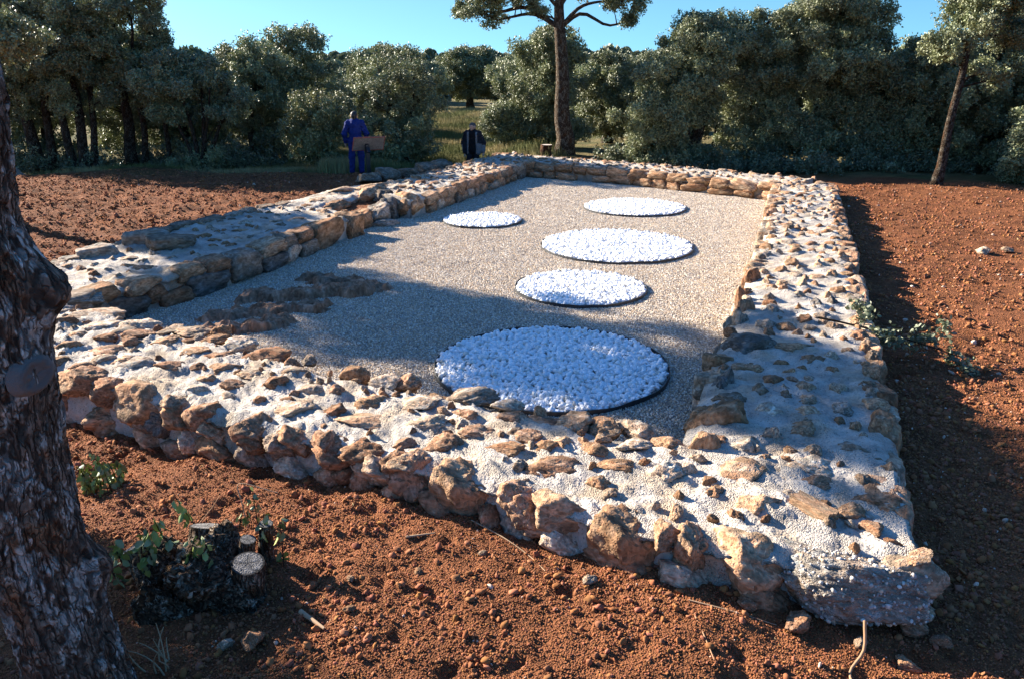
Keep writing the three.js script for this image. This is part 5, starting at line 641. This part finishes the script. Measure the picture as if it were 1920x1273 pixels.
function hand(x, y, z, dx, dz) { const c = [[[x, y + 0.03, z], [x, y - 0.05, z], 0.03, 0.034]]; for (let i = 0; i < 4; i++) { const o = (i - 1.5) * 0.02, l = [0.07, 0.085, 0.08, 0.06][i]; c.push([[x + dx * o, y - 0.06, z + dz * o], [x + dx * o * 1.1, y - 0.06 - l * 0.6, z + dz * o - 0.01], 0.0095, 0.009], [[x + dx * o * 1.1, y - 0.06 - l * 0.6, z + dz * o - 0.01], [x + dx * o, y - 0.06 - l, z + dz * o - 0.03], 0.009, 0.008]); } c.push([[x + dx * 0.03, y - 0.01, z + dz * 0.03 - 0.01], [x + dx * 0.05, y - 0.06, z + dz * 0.05 - 0.03], 0.012, 0.01]); return c; }
function person(label, pos, turn, f, P) {
  const t = thing('person', label, 'person', pos, turn); t.scale.setScalar(1.06);
  const core = [[[0, 0.95, 0], [0, 1.38, 0], 0.11, 0.12], [[0, 1.42, 0], [0, 1.56, 0], 0.055, 0.055], ...P.legs.map(([a, b, ra, rb]) => [a, b, ra * 0.8, rb * 0.8]), ...P.arms.map(([a, b, ra, rb]) => [a, b, ra * 0.75, rb * 0.75])];
  const headG = flesh(head(0, 1.6, P.headz || 0, f), [-0.16, 1.46, -0.18], [0.16, 1.76, 0.18], 64, 0.012), bodyG = flesh(core, [-0.5, -0.02, -0.45], [0.5, 1.62, 0.45], 72, 0.02), hands = P.hands.map(([x, y, z]) => flesh(hand(x, y, z, 0, 1), [x - 0.09, y - 0.17, z - 0.1], [x + 0.09, y + 0.08, z + 0.1], 48, 0.004));
  part('body', mergeGeometries([bodyG, headG, ...hands]), skin, t);
  for (const [name, caps, mat, k, paint] of P.clothes) { const g = flesh(caps, [-0.52, -0.04, -0.48], [0.52, 1.72, 0.48], 88, k || 0.025, 0.022); if (paint) { const p = g.attributes.position, c = new Float32Array(p.count * 3); for (let i = 0; i < p.count; i++) c.set(paint(p.getX(i), p.getY(i), p.getZ(i)), i * 3); g.setAttribute('color', new THREE.BufferAttribute(c, 3)); } part(name, g, mat, t); }
  const [fx, fz] = f, hz = P.headz || 0; part('hair', flesh([[[-fx * 0.02, 1.645, hz - fz * 0.02], [fx * 0.015, 1.655, hz + fz * 0.015], 0.094, 0.088], [[-fx * 0.05, 1.6, hz - fz * 0.05], [-fx * 0.05, 1.55, hz - fz * 0.05], 0.072, 0.055]], [-0.17, 1.46, -0.2], [0.17, 1.78, 0.2], 48, 0.012), P.hair, t);
  return t;
}
{
  const legs = [[[-0.1, 0.92, 0], [-0.13, 0.5, 0.02], 0.115, 0.085], [[-0.13, 0.5, 0.02], [-0.15, 0.08, 0.03], 0.085, 0.075], [[0.1, 0.92, 0], [0.13, 0.5, -0.02], 0.115, 0.085], [[0.13, 0.5, -0.02], [0.12, 0.08, 0], 0.085, 0.078]];
  const arms = [[[-0.2, 1.4, 0], [-0.3, 1.12, 0.04], 0.08, 0.068], [[-0.3, 1.12, 0.04], [-0.29, 0.9, -0.03], 0.068, 0.055], [[0.2, 1.4, 0], [0.31, 1.13, 0], 0.08, 0.068], [[0.31, 1.13, 0], [0.27, 0.98, -0.22], 0.068, 0.055]];
  const cover = [...legs, ...arms, [[0, 0.95, 0], [0, 1.2, 0], 0.165, 0.16], [[0, 1.2, 0], [0, 1.36, 0.01], 0.16, 0.17], [[-0.17, 1.41, 0], [0.17, 1.41, 0], 0.085, 0.085], [[-0.05, 1.49, 0.02], [0.05, 1.49, 0.02], 0.05, 0.05]];
  const blue = std(lin(0.014, 0.026, 0.13), { roughness: 0.85 }), boot = std(lin(0.05, 0.03, 0.02), { roughness: 0.7 });
  person('person in blue overalls standing with the back turned, beside the info panel', [-4.72, groundHeight(-4.72, -24.1), -24.1], 0.1, [0.1, -0.99], { legs, arms, hands: [[-0.29, 0.86, -0.04], [0.27, 0.94, -0.25]], hair: std(lin(0.015, 0.012, 0.01), { roughness: 0.6 }), clothes: [['overalls', cover, blue, 0.022], ['boots', [[[-0.15, 0.12, 0.03], [-0.15, 0.05, 0.03], 0.07, 0.055], [[-0.15, 0.045, 0.03], [-0.15, 0.04, -0.14], 0.055, 0.05], [[0.12, 0.12, 0], [0.12, 0.05, 0], 0.07, 0.055], [[0.12, 0.045, 0], [0.13, 0.04, -0.17], 0.055, 0.05]], boot, 0.015]] });
}
{
  const legs = [[[-0.1, 0.92, 0], [-0.12, 0.5, 0.06], 0.115, 0.085], [[-0.12, 0.5, 0.06], [-0.13, 0.08, 0], 0.085, 0.07], [[0.1, 0.92, 0], [0.12, 0.5, 0.02], 0.115, 0.085], [[0.12, 0.5, 0.02], [0.13, 0.08, -0.08], 0.085, 0.07]];
  const arms = [[[-0.2, 1.4, 0], [-0.29, 1.12, -0.02], 0.085, 0.075], [[-0.29, 1.12, -0.02], [-0.24, 0.86, 0.08], 0.075, 0.06], [[0.2, 1.4, 0], [0.33, 1.12, -0.02], 0.085, 0.078], [[0.33, 1.12, -0.02], [0.34, 0.88, 0.06], 0.078, 0.062]];
  const jacket = [...arms, [[-0.13, 1.36, 0], [-0.17, 0.86, 0.03], 0.13, 0.11], [[0.13, 1.36, 0], [0.17, 0.86, 0.03], 0.13, 0.11], [[0, 1.3, -0.06], [0, 0.9, -0.05], 0.13, 0.13], [[-0.17, 1.41, 0], [0.17, 1.41, 0], 0.085, 0.085], [[-0.07, 1.49, -0.01], [0.07, 1.49, -0.01], 0.05, 0.05]];
  const paint = (x, y, z) => (y < 1.16 - 0.25 * Math.abs(x) + 0.02 * n3(x * 9, y * 9, z * 9) && (x > 0.05 || x < -0.3)) || (Math.abs(x) < 0.16 && Math.abs(x) > 0.1 && z > 0.09) ? [0.13, 0.135, 0.14] : [0.014, 0.015, 0.02];
  person('person in an open black and grey jacket, hidden below the waist by the wall', [-1.3, groundHeight(-1.3, -26.4), -26.4], -0.1, [-0.5, 0.86], { legs, arms, hands: [[-0.24, 0.8, 0.09], [0.34, 0.82, 0.07]], hair: std(lin(0.06, 0.055, 0.05), { roughness: 0.7 }), clothes: [['jacket', jacket, std(0xffffff, { vertexColors: true, roughness: 0.8 }), 0.022, paint], ['sweater', [[[0, 0.92, 0.06], [0, 1.38, 0.06], 0.14, 0.11], [[0, 1.46, 0.02], [0, 1.48, 0.02], 0.065, 0.06]], std(lin(0.008, 0.008, 0.009)), 0.02], ['trousers', [...legs, [[0, 0.95, 0], [0, 0.9, 0], 0.15, 0.14]], std(lin(0.02, 0.02, 0.024)), 0.02], ['boots', [[[-0.13, 0.08, 0], [-0.14, 0.045, 0.15], 0.06, 0.05], [[0.13, 0.08, -0.08], [0.14, 0.045, 0.08], 0.06, 0.05]], std(lin(0.03, 0.025, 0.02)), 0.015]] });
}
scene.traverse((o) => { if (o.isMesh) o.castShadow = o.receiveShadow = true; });
renderer.render(scene, camera);
